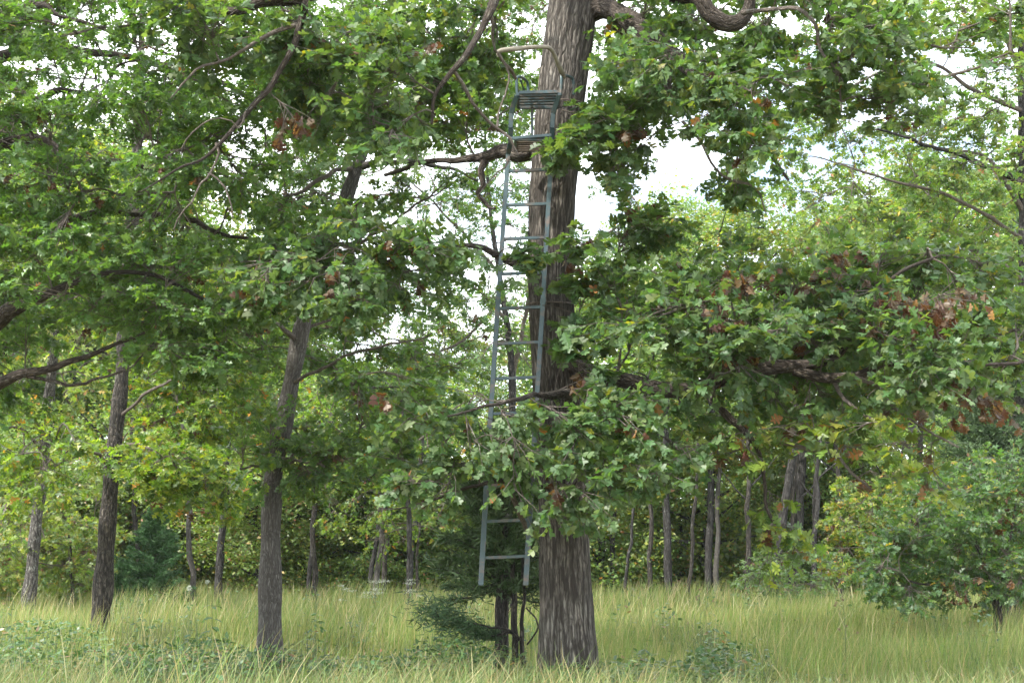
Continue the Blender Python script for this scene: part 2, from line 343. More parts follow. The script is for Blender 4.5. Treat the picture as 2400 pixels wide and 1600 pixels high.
def in_poly(px, py, poly):
    x = np.asarray(px); y = np.asarray(py); c = np.zeros(x.shape, bool); q = np.asarray(poly, float); j = len(q)-1
    for i in range(len(q)):
        cond = ((q[i, 1] > y) != (q[j, 1] > y)) & (x < (q[j, 0]-q[i, 0])*(y-q[i, 1])/(q[j, 1]-q[i, 1]+1e-9)+q[i, 0])
        c ^= cond; j = i
    return c
def fill(poly, D0, D1, n, tight=0):
    """n bough centres spread through a region of the crown"""
    q = np.asarray(poly, float); out = []
    lo, hi = q.min(0), q.max(0); tries = 0
    while len(out) < n and tries < 400:
        tries += 1
        k = max(n*3, 30); x = lo[0]+R.random(k)*(hi[0]-lo[0]); y = lo[1]+R.random(k)*(hi[1]-lo[1])
        m = in_poly(x, y, q); D = D0+R.random(k)*(D1-D0)
        for a in Parr(x[m], y[m], D[m]):
            if len(out) >= n: break
            if tight and out and np.min(np.linalg.norm(np.array(out)-a, axis=1)) < tight and R.random() < .7: continue
            out.append(a)
    return np.array(out)

def boughs(tree, nodes, cents, size, bark, tmpl, lmat, leaf, pal, ntw=9, lpt=8, flat=0.45, dead=0.05, droop=0.15,
           keep=0, rb=0.011, hi=None, up=0.55, twig_name='twigs', fol_name='foliage', rt=0.0035, tw_mat=None, leaf_parts=None):
    """Grow sub-branches from limb nodes to each bough centre, twigs round it, leaves on the twigs."""
    nodes = np.concatenate(nodes) if isinstance(nodes, list) else nodes
    cents = np.asarray(cents); todo = list(range(len(cents)))
    dmin = np.array([np.linalg.norm(nodes-c, axis=1).min() for c in cents]); order = np.argsort(dmin)
    subs = []; S = []; E = []; W = []
    for i in order:
        c = cents[i]; d = np.linalg.norm(nodes-c, axis=1) + 0.25*np.maximum(nodes[:, 2]-c[2]-0.6, 0); k = d.argmin(); a = nodes[k]; L = np.linalg.norm(c-a)
        side = R.standard_normal(3)*0.10*L
        m1 = a+(c-a)*.35+side+np.array([0, 0, .10*L]); m2 = a+(c-a)*.72+side*.4+np.array([0, 0, .09*L])
        q = spline(np.array([a, m1, m2, c]), 8); subs.append(q); nodes = np.vstack([nodes, q[2:]])
        sz = size*(0.7+0.6*R.random()); n = max(3, int(ntw*(0.6+0.8*R.random())))
        st = q[R.integers(3, 8, n)]
        off = unit(R.standard_normal((n, 3)))*(R.random((n, 1))**.5)*sz; off[:, 2] *= flat
        fw = unit((c-a)[None])[0]; off += fw*sz*.35
        off[:, 2] -= droop*R.random(n)*sz
        S.append(st); E.append(c+off); W.append(R.random(n) < dead*(1 if R.random() > .15 else 5))
    S = np.concatenate(S); E = np.concatenate(E); W = np.concatenate(W)
    g = Geo()
    subs = np.array(subs); Lb = np.linalg.norm(subs[:, -1]-subs[:, 0], axis=1)
    r0 = rb*np.clip(.6+Lb, .7, 2.2)
    tubes(g, subs, r0[:, None]*np.linspace(1, .38, 8)[None], 5)
    mid = (S+E)/2 + R.standard_normal(S.shape)*.06*np.linalg.norm(E-S, axis=1)[:, None]
    tubes(g, np.stack([S, mid, E], 1), rt*np.array([1.5, .95, .45])[None]*np.ones((len(S), 1)), 3)
    o = g.obj(twig_name, tw_mat or B_TWIG, tree, True, col=False); o['kind'] = 'stuff'
    # leaves
    n = len(S); k = lpt; t = 1-(R.random((n, k))**1.5)*.62
    seg = np.where(t[..., None] < .5, S[:, None]+(mid-S)[:, None]*(t*2)[..., None], mid[:, None]+(E-mid)[:, None]*(t*2-1)[..., None])
    td = unit(E-mid)[:, None]; az = R.random((n, k))*6.283
    rad = np.stack([np.cos(az), np.sin(az), R.standard_normal((n, k))*.35], -1)
    ax = unit(td*.7+rad*.9+np.array([0, 0, -droop*1.2])); nm = np.array([0, 0, 1.])*up + R.standard_normal((n, k, 3))*.45
    sz = leaf*(0.7+0.5*R.random((n, k)))
    dd = np.repeat(W[:, None], k, 1)
    ax[dd] = unit(np.array([0, 0, -1.])+R.standard_normal((dd.sum(), 3))*.35); nm[dd] = R.standard_normal((dd.sum(), 3)); 
    pos = (seg+ax*sz[..., None]*.15).reshape(-1, 3); ax = ax.reshape(-1, 3); nm = nm.reshape(-1, 3); sz = sz.ravel(); dd = dd.ravel()
    col = leaf_cols(len(pos), pal); col[dd] = leaf_cols(dd.sum(), PAL_DEAD); sz[dd] *= .85
    curl = R.random(len(pos))*2.6-.5; curl[dd] += 1.5
    keepm = np.ones(len(pos), bool)
    if keep:
        px, py, dep = proj(pos); inside = (px > 8) & (px < 2392) & (py > 8) & (py < 1592)
        axn = unit(ax); sdv = unit(np.cross(nm, axn)); nn = np.cross(axn, sdv); vd = unit(pos-np.array([0, 0, CAM_Z]))
        area = (sz/dep)**2*np.abs((nn*vd).sum(-1))*np.where(inside, 1, 0)*np.exp(-(dep-dep.min())*.25)
        big = np.argsort(-area)[:keep]; keepm[big] = False
        vs = []
        for q in range(16):
            gg = Geo(); bl = big[~dd[big]]; cc = col[bl[R.integers(0, len(bl))]]
            if q < 2: cc = leaf_cols(1, PAL_DEAD)[0]
            put_leaves(gg, hi[q % len(hi)], np.zeros((1, 3)), np.array([[1., 0, 0]]), np.array([[0, 0, 1.]]), np.ones(1), cc[None]); vs.append(gg.mesh('leaf', lmat, uv=False))
        for b in big:
            me = vs[R.integers(0, 2)] if dd[b] else vs[R.integers(2, 16)]
            lo = bpy.data.objects.new('leaf', me); C.objects.link(lo)
            M = Matrix.Identity(4); A = axn[b]*sz[b]; B = sdv[b]*sz[b]; Cc = nn[b]*sz[b]
            for r_ in range(3): M[r_][0] = A[r_]; M[r_][1] = B[r_]; M[r_][2] = Cc[r_]; M[r_][3] = pos[b][r_]-tree.location[r_]
            lo.parent = tree; lo.matrix_basis = M
    m = keepm
    g = Geo(); put_leaves(g, tmpl, pos[m], ax[m], nm[m], sz[m], col[m], curl[m])
    o = g.obj(fol_name, lmat, tree, uv=False); o['kind'] = 'stuff'
    return nodes

# ------------------------------------------------------------------ ground
def hgt(x, y):
    return 0.05*np.sin(x*.35+1)*np.cos(y*.21) + 0.03*np.sin(x*.9+y*.6) - 0.02
def build_ground():
    n = 120; s = np.linspace(-1, 1, n); xs = np.sign(s)*np.abs(s)**2.2*600
    X, Y = np.meshgrid(xs, xs+0, indexing='ij'); Y = Y+20
    Z = hgt(X, Y)*np.clip(1-np.hypot(X, Y-20)/120, 0, 1)
    i = np.arange(n-1)[:, None]; j = np.arange(n-1)[None]; a = (i*n+j).ravel()
    f = np.concatenate([np.stack([a, a+n, a+n+1], 1), np.stack([a, a+n+1, a+1], 1)])
    g = Geo(); g.add(np.stack([X, Y, Z], -1), f); o = g.obj('ground', M_SOIL, None, True, col=False, uv=False); o['kind'] = 'structure'
build_ground()
def onground(px, D):
    x = (px-1200)/F*D; return np.array([x, D, float(hgt(x, D))])

# ------------------------------------------------------------------ the big oak
OD = 13.0
base = onground(1330, OD)
oak = thing('oak_tree', 'big oak with thick ridged grey trunk that the metal ladder leans on', 'tree', base)
nodes = []
def vnoise(u, v, pu, seed):
    r = np.random.default_rng(seed); Gd = r.random((pu, 4096))
    ui = np.floor(u).astype(int); vi = np.floor(v).astype(int); fu = u-ui; fv = v-vi
    fu = fu*fu*(3-2*fu); fv = fv*fv*(3-2*fv)
    g = lambda a, b: Gd[a % pu, b % 4096]
    return (g(ui, vi)*(1-fu)+g(ui+1, vi)*fu)*(1-fv)+(g(ui, vi+1)*(1-fu)+g(ui+1, vi+1)*fu)*fv
def oak_trunk():
    spec = [(1331, 1640, OD, 150), (1331, 1590, OD, 140), (1330, 1500, OD, 134), (1326, 1350, OD, 124), (1321, 1200, OD, 117), (1308, 1000, OD, 112),
            (1296, 800, OD, 106), (1290, 650, OD, 104), (1294, 500, OD, 104), (1300, 400, OD, 106), (1318, 200, OD, 112), (1342, 0, OD, 116), (1350, -120, OD, 104), (1355, -300, OD, 80), (1340, -600, OD, 50), (1300, -900, OD, 20)]
    p, r = path(spec, 340, 0.0)
    def rf(rr, th, ln, pts):
        l = ln[..., None]; h = pts[..., 2][..., None]-base[2]
        fl = np.exp(-np.maximum(h, 0)/.26)*(.26+.16*np.cos(5*th+.6)+.09*np.cos(3*th+2))
        pu = 44; u = th/(2*math.pi)*pu + .9*(vnoise(th/(2*math.pi)*6, l*2.2+0*th, 6, 5)-.5)*2+0*l
        n = vnoise(u, l*2.6+0*th, pu, 3); n2 = vnoise(u*2, l*9+0*th, pu*2, 4)
        ridge = n
        return rr*(1+fl+.035*np.sin(2*th+l*1.1)+.02*np.sin(3*th-l*2)) + .012*(ridge-.5)+.008*(n2-.5)
    g = Geo(); tubes(g, p[None], r[None], 144, rf); g.obj('trunk', B_MAIN, oak, True, col=False)
    nodes.append(p[120::10])
oak_trunk()
OL = [
 [(1375, 25, OD, 70), (1410, 18, 12.9, 56), (1450, 35, 12.7, 50), (1530, 85, 12.4, 46), (1600, 150, 12.1, 40), (1645, 185, 11.9, 32), (1720, 270, 11.7, 20), (1790, 340, 11.5, 12), (1850, 420, 11.4, 7)],
 [(1370, -110, OD, 50), (1460, -50, 12.8, 42), (1560, -12, 12.6, 36), (1635, -5, 12.4, 34), (1662, 30, 12.4, 36), (1700, 56, 12.4, 38), (1738, 44, 12.4, 36), (1755, 5, 12.4, 30), (1740, -70, 12.3, 22), (1790, -150, 12, 12)],
 [(1300, 340, OD, 60), (1255, 350, 13.1, 46), (1215, 362, 13.2, 40), (1180, 352, 13.3, 36), (1140, 368, 13.4, 22), (1080, 374, 13.6, 16), (1000, 380, 13.8, 12), (900, 410, 14.2, 8)],
 [(1145, 366, 13.4, 20), (1128, 395, 13.4, 16), (1133, 440, 13.4, 14), (1118, 455, 13.4, 12), (1140, 478, 13.4, 10), (1160, 490, 13.3, 6)],
 [(1290, 650, OD, 30), (1235, 632, 12.8, 22), (1180, 605, 12.6, 18), (1130, 580, 12.5, 15), (1060, 578, 12.3, 11), (980, 590, 12.1, 8), (850, 605, 11.9, 6), (700, 640, 11.8, 4)],
 [(1330, 850, OD, 46), (1400, 880, 12.4, 40), (1480, 895, 12.1, 38), (1560, 912, 12.0, 36), (1640, 905, 12.0, 34), (1720, 880, 12.0, 33), (1800, 866, 12.0, 31), (1880, 858, 12.0, 28), (1950, 838, 12.0, 24), (2000, 790, 12.0, 21), (2040, 755, 12, 18), (2055, 700, 12, 14), (2110, 640, 12, 10), (2200, 600, 12, 6)],
 [(1860, 868, 12.0, 26), (1930, 884, 11.9, 25), (2010, 880, 11.8, 22), (2080, 852, 11.7, 20), (2150, 848, 11.7, 16), (2250, 855, 11.7, 11), (2370, 850, 11.8, 8), (2470, 830, 12, 4)],
 [(1630, 905, 12.0, 26), (1660, 925, 11.9, 20), (1700, 970, 11.8, 18), (1740, 1005, 11.8, 15), (1775, 1050, 11.8, 11), (1792, 1130, 11.8, 9), (1800, 1200, 11.8, 8), (1830, 1240, 11.8, 6), (1850, 1290, 11.8, 4)],
 [(1770, 1015, 11.8, 12), (1840, 1040, 11.7, 10), (1900, 1052, 11.6, 10), (1960, 1065, 11.6, 8), (2000, 1110, 11.5, 7), (2045, 1150, 11.5, 5)],
 [(1950, 885, 11.9, 12), (1975, 930, 11.8, 9), (2010, 960, 11.7, 9), (2080, 1010, 11.6, 7), (2130, 1050, 11.5, 5)],
 [(2000, 884, 11.8, 11), (2062, 905, 11.7, 8), (2090, 950, 11.7, 7), (2160, 1000, 11.6, 6), (2250, 1050, 11.5, 4)],
 [(1340, 925, 12.7, 30), (1290, 925, 11.9, 18), (1230, 930, 11.4, 12), (1150, 950, 11.1, 8), (1050, 975, 11.0, 5)],
 [(1340, 1120, 12.8, 24), (1320, 1140, 12.2, 12), (1240, 1143, 11.8, 9), (1170, 1125, 11.8, 10), (1080, 1150, 11.8, 7), (980, 1180, 11.8, 5), (900, 1195, 11.8, 3)],
 [(1180, 1125, 11.8, 10), (1200, 1160, 11.9, 11), (1225, 1215, 12.1, 12), (1236, 1250, 12.3, 9)],
 [(1390, -200, OD, 40), (1280, -120, 12.2, 34), (1180, -40, 11.6, 26), (1150, 20, 11.4, 22), (1128, 70, 11.4, 17), (1095, 130, 11.3, 14), (1050, 180, 11.3, 12), (1018, 225, 11.3, 9), (1010, 290, 11.3, 6)],
 [(1300, -330, OD, 40), (1100, -240, 12, 32), (850, -120, 11.4, 26), (735, -20, 11.2, 20), (705, 55, 11.2, 17), (690, 110, 11.2, 15), (655, 170, 11.2, 13), (632, 212, 11.2, 14), (590, 250, 11.2, 12), (520, 330, 11.1, 10), (470, 375, 11.1, 7), (415, 395, 11.0, 5), (330, 450, 11.0, 3)],
 [(850, -110, 11.4, 22), (740, -20, 11.5, 26), (680, 0, 11.5, 27), (620, 4, 11.5, 27), (560, 22, 11.5, 23), (515, 26, 11.5, 18), (480, 8, 11.5, 14), (440, -20, 11.5, 10)],
 [(692, 60, 11.2, 11), (640, 76, 11.15, 10), (590, 105, 11.1, 9), (530, 140, 11.1, 8), (465, 160, 11.0, 6), (435, 190, 11.0, 5), (400, 232, 11, 3)],
 [(506, 335, 11.1, 7), (513, 370, 11.1, 6), (490, 405, 11.1, 5), (455, 460, 11.0, 4), (405, 535, 11.0, 3)],
 [(490, 405, 11.1, 5), (520, 430, 11.1, 4), (540, 470, 11.1, 3.5), (545, 510, 11.1, 2.5)],
 [(575, 262, 11.15, 6), (560, 300, 11.1, 4.5), (520, 275, 11.1, 4), (460, 300, 11.1, 3.5), (425, 350, 11.1, 2.5)],
 [(1060, 160, 11.3, 9), (1095, 215, 11.4, 8), (1120, 260, 11.5, 8), (1165, 300, 11.6, 8), (1195, 325, 11.6, 7), (1215, 362, 11.6, 5)],
 [(1165, 300, 11.6, 5), (1172, 250, 11.7, 4), (1192, 200, 11.8, 5), (1190, 165, 11.8, 5), (1160, 110, 11.7, 5), (1150, 40, 11.5, 7)],
 [(1195, 372, 11.6, 4), (1180, 395, 11.6, 4), (1150, 420, 11.6, 3), (1120, 460, 11.6, 2.5)],
 [(1600, 285, 12.0, 8), (1640, 330, 11.9, 7), (1680, 400, 11.9, 6), (1710, 420, 11.9, 7), (1770, 440, 11.9, 5), (1795, 500, 11.9, 3)],
 [(1710, 420, 11.9, 5), (1700, 370, 11.9, 5), (1720, 320, 11.8, 6), (1760, 300, 11.6, 6)],
 [(1740, 30, 12.2, 12), (1860, 20, 11.8, 10), (1910, 60, 11.7, 9), (1925, 120, 11.7, 8), (1960, 170, 11.7, 6), (1975, 260, 11.7, 4)],
]
for i, s in enumerate(OL):
    limb(oak, s, B_LIMB if s[0][3] > 14 else B_TWIG, sides=18 if s[1][3] > 25 else 8, step=.05 if s[1][3] > 25 else .07, wob=.012, nodes=nodes, amp=.10)
T_R1 = [(1420, 640), (1480, 570), (1600, 545), (1750, 600), (1900, 660), (2050, 590), (2200, 570), (2350, 620), (2430, 700), (2430, 900), (2250, 930), (2100, 920), (1950, 930), (1800, 950), (1650, 985), (1500, 980), (1440, 920), (1410, 760)]
T_R2 = [(1010, 960), (1120, 900), (1200, 925), (1290, 910), (1420, 900), (1620, 960), (1640, 1060), (1520, 1140), (1400, 1120), (1250, 1110), (1100, 1120), (1000, 1180), (960, 1120)]
T_R3 = [(580, 600), (700, 550), (830, 500), (960, 560), (1030, 490), (1070, 540), (1060, 620), (1000, 650), (960, 690), (820, 720), (680, 690), (600, 670)]
T_R4 = [(860, -60), (1200, -60), (1170, 120), (1110, 310), (1060, 330), (900, 340), (860, 200)]
T_R5 = [(1400, -60), (1900, -60), (1870, 180), (1780, 330), (1740, 460), (1640, 300), (1500, 240), (1430, 300), (1420, 200), (1450, 110)]
main_c = np.concatenate([
    fill(T_R1, 12.0, 13.8, 72, .25), fill([(1400, 700), (2100, 680), (2100, 810), (1450, 860)], 11.3, 12.2, 20, .2), 
    fill(T_R4, 13.4, 15, 36, .2), fill(T_R5, 11.8, 13.8, 40, .2), fill([(1400, 560), (1550, 480), (1500, 640), (1400, 700)], 12, 13.5, 6),
    
    fill([(380, -60), (740, -60), (700, 60), (600, 110), (420, 110)], 10.9, 12, 14), fill([(650, 130), (960, 60), (920, 330), (720, 300)], 11, 12.5, 20),
    fill([(1850, -60), (2430, -60), (2430, 160), (2200, 180), (2100, 250), (1900, 180)], 11.2, 12.8, 13, .2), fill([(1900, 20), (2160, 60), (2130, 250), (1950, 280)], 11, 12, 10),
    fill([(1300, -700), (2300, -500), (2300, -60), (600, -60), (700, -500)], 11.5, 16, 30, .3)])
boughs(oak, nodes, main_c, .47, B_LIMB, OAK_S, M_OAK, .104, PAL_OAK, ntw=13, lpt=9, keep=280, hi=[OAK_HI, OAK_HI2], dead=.012, up=.8, flat=.55)
fr_c = np.concatenate([fill([(1370, 210), (1500, 230), (1530, 380), (1420, 430), (1350, 370)], 11.8, 12.6, 22, .12), fill([(1300, 345), (1345, 330), (1350, 380), (1290, 385)], 11.9, 12.2, 3),
    fill([(1330, 575), (1380, 560), (1390, 700), (1340, 690)], 12.0, 12.3, 6), fill([(1180, 620), (1250, 560), (1260, 600), (1190, 640)], 11.8, 12, 3), fill([(1330, 760), (1400, 730), (1400, 860), (1310, 870)], 11.8, 12.3, 10)])
boughs(oak, nodes, fr_c, .24, B_LIMB, OAK_B, M_OAK, .11, PAL_OAK, ntw=6, lpt=8, dead=.03, up=1.1, rb=.006)
mid_c = np.concatenate([fill(T_R2, 10.9, 12.2, 52, .2), fill([(900, 1000), (1010, 960), (1000, 1140), (930, 1180)], 11, 12.5, 7), fill(T_R3, 11.0, 12.6, 56, .2), fill([(1130, 1120), (1480, 1120), (1460, 1170), (1260, 1165)], 11, 12, 5),
    fill([(1500, 60), (1600, 90), (1680, 200), (1560, 170)], 11.2, 11.8, 5), fill([(1560, 830), (1760, 800), (1780, 900), (1580, 940)], 11.3, 11.8, 7), fill([(1900, 790), (2250, 780), (2300, 880), (1950, 900)], 11.2, 11.6, 8), fill([(1640, 190), (1800, 260), (1840, 380), (1700, 330)], 11.0, 11.6, 12), fill([(1850, -40), (2100, -40), (2080, 90), (1880, 90)], 11.5, 12.5, 8), fill([(1420, 20), (1500, 20), (1560, 200), (1440, 180)], 13.2, 14, 8)])
boughs(oak, nodes, mid_c, .30, B_LIMB, OAK_S, M_OAK, .100, PAL_OAK, ntw=8, lpt=8, dead=.02, up=.7, flat=.7, droop=.35, rb=.007)
dead_c = np.concatenate([fill([(1660, 660), (1770, 680), (1760, 860), (1670, 850)], 11.5, 12, 4), fill([(2030, 660), (2280, 690), (2270, 760), (2050, 760)], 11.5, 12, 7), fill([(1900, 590), (2000, 600), (1990, 660)], 11.6, 12, 2),
    fill([(1450, 620), (1950, 640), (1950, 820), (1450, 860)], 11.5, 12.2, 6), fill([(2150, 860), (2330, 860), (2300, 960)], 11.4, 11.8, 3), fill([(1380, 900), (1420, 920), (1400, 960)], 11.6, 12, 1), fill([(660, 240), (720, 250), (710, 330)], 11, 11.2, 1)])
boughs(oak, nodes, dead_c, .34, B_LIMB, OAK_B, M_OAK, .10, PAL_DEAD, ntw=6, lpt=5, dead=1.1, up=.3, rb=.006, droop=.4)
low_c = np.concatenate([fill([(1600, 960), (1720, 980), (1850, 1200), (1880, 1290), (1790, 1250), (1740, 1080)], 11.6, 12.0, 12), fill([(1900, 950), (2100, 950), (2250, 1080), (2180, 1130), (2000, 1090)], 11.3, 12, 17),
    fill([(1650, 960), (1950, 950), (1980, 1040), (1700, 1040)], 11.3, 12.2, 9)])
boughs(oak, nodes, low_c, .24, B_LIMB, OAK_LO, M_OAK, .12, PAL_OAKY, ntw=4, lpt=5, flat=.8, dead=.10, up=.5, rb=.007, fol_name='foliage', twig_name='twigs')

# ------------------------------------------------------------------ the broad tree reaching in on the left
lt = thing('oak_tree', 'leafy oak whose long low limbs and small leaves fill the upper left', 'tree', onground(-190, 14.0))
ln_ = []
limb(lt, [(-190, 1600, 14, 110), (-185, 1200, 14, 95), (-175, 800, 14, 85), (-160, 400, 14, 75), (-150, 0, 14, 55), (-120, -400, 14, 30)], B_DARK, 'trunk', 40, .06, nodes=ln_, amp=.04)
for s in [[(-165, 480, 14, 50), (-90, 370, 13.6, 38), (0, 345, 13.3, 32), (60, 332, 13.2, 30), (105, 336, 13.2, 28), (150, 365, 13.1, 24), (210, 378, 13, 18), (300, 385, 12.9, 12), (420, 420, 12.9, 8)],
          [(-175, 880, 14, 54), (-80, 810, 13.2, 46), (0, 750, 12.8, 40), (40, 720, 12.7, 34), (90, 700, 12.6, 24), (180, 655, 12.6, 14), (300, 640, 12.6, 11), (390, 655, 12.6, 10), (480, 700, 12.6, 8), (540, 740, 12.6, 5)],
          [(-155, 240, 14, 40), (-40, 290, 14, 26), (70, 258, 13.8, 20), (105, 228, 13.8, 18), (150, 214, 13.8, 14), (218, 218, 13.8, 9)],
          [(-150, 60, 14, 40), (0, 30, 13.6, 26), (90, 10, 13.4, 18), (130, 35, 13.4, 12), (220, 60, 13.4, 8), (400, 130, 13.4, 5)],
          [(-160, 200, 14, 40), (60, 120, 14.6, 26), (260, 130, 15, 18), (480, 180, 15.2, 12), (640, 260, 15.2, 8)],
          [(-170, 700, 14, 40), (40, 560, 14.4, 28), (250, 500, 14.8, 20), (430, 510, 15, 15), (500, 545, 15, 11), (600, 560, 15, 7)],
          [(-175, 1000, 14, 40), (0, 900, 13, 28), (150, 850, 12.8, 15), (300, 800, 12.7, 9), (420, 720, 12.6, 5)],
          [(60, 880, 13, 10), (180, 900, 12.6, 7), (300, 860, 12.4, 5), (380, 790, 12.3, 3)]]:
    limb(lt, s, B_LIMB, sides=12, step=.07, nodes=ln_, wob=.02, amp=.08)
T_L = [(-250, -80), (640, -80), (820, 60), (800, 230), (700, 300), (600, 440), (560, 600), (520, 760), (420, 780), (330, 770), (200, 790), (60, 880), (-60, 1000), (-250, 1050)]
left_c = np.concatenate([fill(T_L, 11.6, 16.4, 330, .2), fill([(300, 600), (560, 640), (590, 700), (560, 800), (440, 940), (330, 900)], 12, 14, 26, .2),
                         fill([(-600, -600), (500, -500), (600, -80), (-250, -80)], 11, 18, 16, .3)])
boughs(lt, ln_, left_c, .50, B_LIMB, OAK_F, M_LEFT, .088, PAL_LEFT, ntw=13, lpt=12, keep=280, hi=[OAK_HI2, OAK_HI], dead=.008, up=.9, flat=.32)

# ------------------------------------------------------------------ three smaller trunks on the left
def small_tree(label, D, spec, bark, branches, regions, leaf, pal, size=.5, ntw=9, lpt=9, keep=0, tmpl=OAK_F, lm=None, sides=32, step=.05, flare=1):
    b = onground(spec[0][0], D); gp = proj(b)[1]
    t = thing('oak_tree', label, 'tree', b)
    nd = []
    spec = [(spec[0][0]-2, gp+6, D, spec[0][3]*1.22)]+list(spec)
    limb(t, spec, bark, 'trunk', sides, step, .008, nd, .035)
    for s in branches: limb(t, s, bark if s[0][3] > 16 else B_TWIG, sides=9, step=.08, nodes=nd, wob=.02, amp=.08)
    c = np.concatenate([fill(*r) for r in regions])
    boughs(t, nd, c, size, bark, tmpl, lm or M_LEFT, leaf, pal, ntw=ntw, lpt=lpt, keep=keep, hi=[OAK_HI2, OAK_HI], dead=.012, up=.7, flat=.45)
    return t
small_tree('grey trunked tree leaning right, bare below, between dark trunk and ladder', 16,
    [(632, 1500, 16, 62), (633, 1400, 16, 55), (635, 1300, 16, 49), (637, 1200, 16, 46), (643, 1100, 16, 43), (663, 1000, 16, 42), (686, 870, 16, 40), (708, 760, 16, 38), (728, 680, 16, 36), (765, 580, 16, 34), (808, 475, 16, 32), (842, 378, 16, 30), (862, 325, 16, 28), (895, 220, 16, 24), (930, 80, 16, 20), (960, -120, 16, 14), (980, -400, 16, 6)],
    B_GREY,
    [[(850, 390, 16, 20), (880, 382, 15.9, 16), (950, 378, 15.8, 13), (1040, 392, 15.6, 9), (1120, 420, 15.5, 5)],
     [(835, 395, 16, 14), (790, 400, 15.8, 11), (760, 415, 15.6, 10), (700, 450, 15.4, 8), (640, 470, 15.3, 6)],
     [(698, 800, 16, 14), (640, 757, 15.6, 10), (560, 770, 15.4, 7), (500, 760, 15.2, 4)],
     [(705, 780, 16, 10), (740, 760, 16.1, 7), (800, 740, 16.2, 5), (870, 700, 16.3, 4)],
     [(680, 900, 16, 9), (760, 860, 15.6, 8), (850, 820, 15.3, 7), (960, 800, 15.1, 5), (1010, 780, 15, 3)],
     [(765, 580, 16, 12), (860, 560, 15.8, 8), (950, 500, 15.6, 6), (1030, 440, 15.5, 4)],
     [(645, 1090, 16, 8), (700, 1080, 15.6, 6), (760, 1090, 15.4, 4)], [(643, 1110, 16, 8), (600, 1090, 15.7, 6), (560, 1100, 15.5, 4)]],
    [([(620, 40), (1240, -60), (1240, 220), (1120, 330), (900, 330), (760, 420), (650, 420)], 16.2, 19, 130, .2),
     ([(620, 460), (780, 430), (900, 400), (1120, 400), (1160, 470), (900, 460), (820, 520), (640, 560)], 15, 17, 24),
     ([(560, 720), (700, 640), (780, 700), (1010, 760), (1100, 850), (980, 900), (760, 900), (600, 900)], 16.3, 18, 40),
     ([(540, 1000), (690, 960), (900, 1000), (870, 1080), (770, 1110), (700, 1160), (560, 1150)], 15.2, 16.8, 26),
     ([(720, 880), (900, 870), (1100, 900), (1080, 1000), (760, 980)], 14.5, 16.3, 14),
     ([(600, -500), (1300, -500), (1240, -60), (620, -60)], 14, 19, 30, .3)],
    .098, PAL_T3, size=.42, keep=120, ntw=10, lpt=10)
small_tree('slender forked tree behind the ladder with small airy leaves against the sky', 25,
    [(1190, 1380, 25, 20), (1192, 1200, 25, 19), (1200, 1000, 25, 18), (1200, 880, 25, 17), (1188, 760, 25, 15), (1170, 640, 25, 12), (1150, 500, 25, 9), (1140, 380, 25, 6), (1130, 150, 25, 4)], B_FAR,
    [[(1198, 900, 25, 13), (1215, 820, 25, 11), (1235, 720, 25, 9), (1240, 600, 25, 6)], [(1186, 750, 25, 9), (1120, 680, 24.6, 7), (1020, 640, 24.3, 5), (950, 560, 24, 4)], [(1180, 700, 25, 8), (1080, 800, 24.5, 6), (980, 840, 24, 4)], [(1170, 640, 25, 8), (1060, 520, 24.6, 6), (960, 420, 24.3, 4)],
     [(1240, 640, 25, 7), (1400, 560, 24.6, 6), (1500, 500, 24.3, 4)]],
    [([(680, 480), (1260, 420), (1290, 640), (1270, 860), (700, 900), (640, 640)], 23.5, 27, 220, .25), ([(1180, -40), (1480, -40), (1500, 400), (1180, 400)], 24, 27, 60, .3), ([(1340, 430), (1480, 440), (1600, 520), (1560, 700), (1340, 680)], 23.5, 26.5, 26, .3), ([(700, 120), (1240, 60), (1240, 400), (700, 440)], 24, 28, 80, .3),
     ([(1400, 60), (1950, 0), (1930, 330), (1700, 300), (1600, 230), (1420, 240)], 24, 27, 50, .3)],
    .10, PAL_T3, size=.42, ntw=6, lpt=9, lm=M_FAR)
small_tree('dark rough barked trunk, second from the left, under yellow green leaves', 21,
    [(236, 1440, 21, 46), (240, 1400, 21, 46), (247, 1300, 21, 42), (254, 1200, 21, 38), (266, 1060, 21, 36), (278, 960, 21, 34), (288, 860, 21, 32), (294, 700, 21, 33), (305, 560, 21, 30), (320, 400, 21, 26), (330, 150, 21, 16), (335, -200, 21, 6)],
    B_DARK,
    [[(265, 1060, 21, 12), (300, 1040, 20.6, 8), (370, 1060, 20.3, 6), (450, 1110, 20, 4)], [(262, 1100, 21, 10), (220, 1060, 20.6, 7), (150, 1080, 20.4, 5)], [(275, 980, 21, 9), (380, 900, 20.5, 7), (500, 880, 20, 5)]],
    [([(300, 1040), (400, 1020), (545, 1090), (550, 1150), (470, 1190), (320, 1120)], 18.5, 20.6, 30), ([(210, 1060), (300, 1040), (300, 1090), (220, 1100)], 21.4, 22, 6), ([(320, 820), (620, 760), (620, 1000), (420, 1030), (330, 980)], 21.3, 23.5, 56),
     ([(-50, 950), (160, 1000), (200, 1080), (60, 1160), (-50, 1150)], 18.5, 21, 22), ([(100, 300), (700, 200), (650, 760), (150, 860)], 21.5, 24, 80, .3)],
    .13, PAL_T2, size=.5, keep=60)
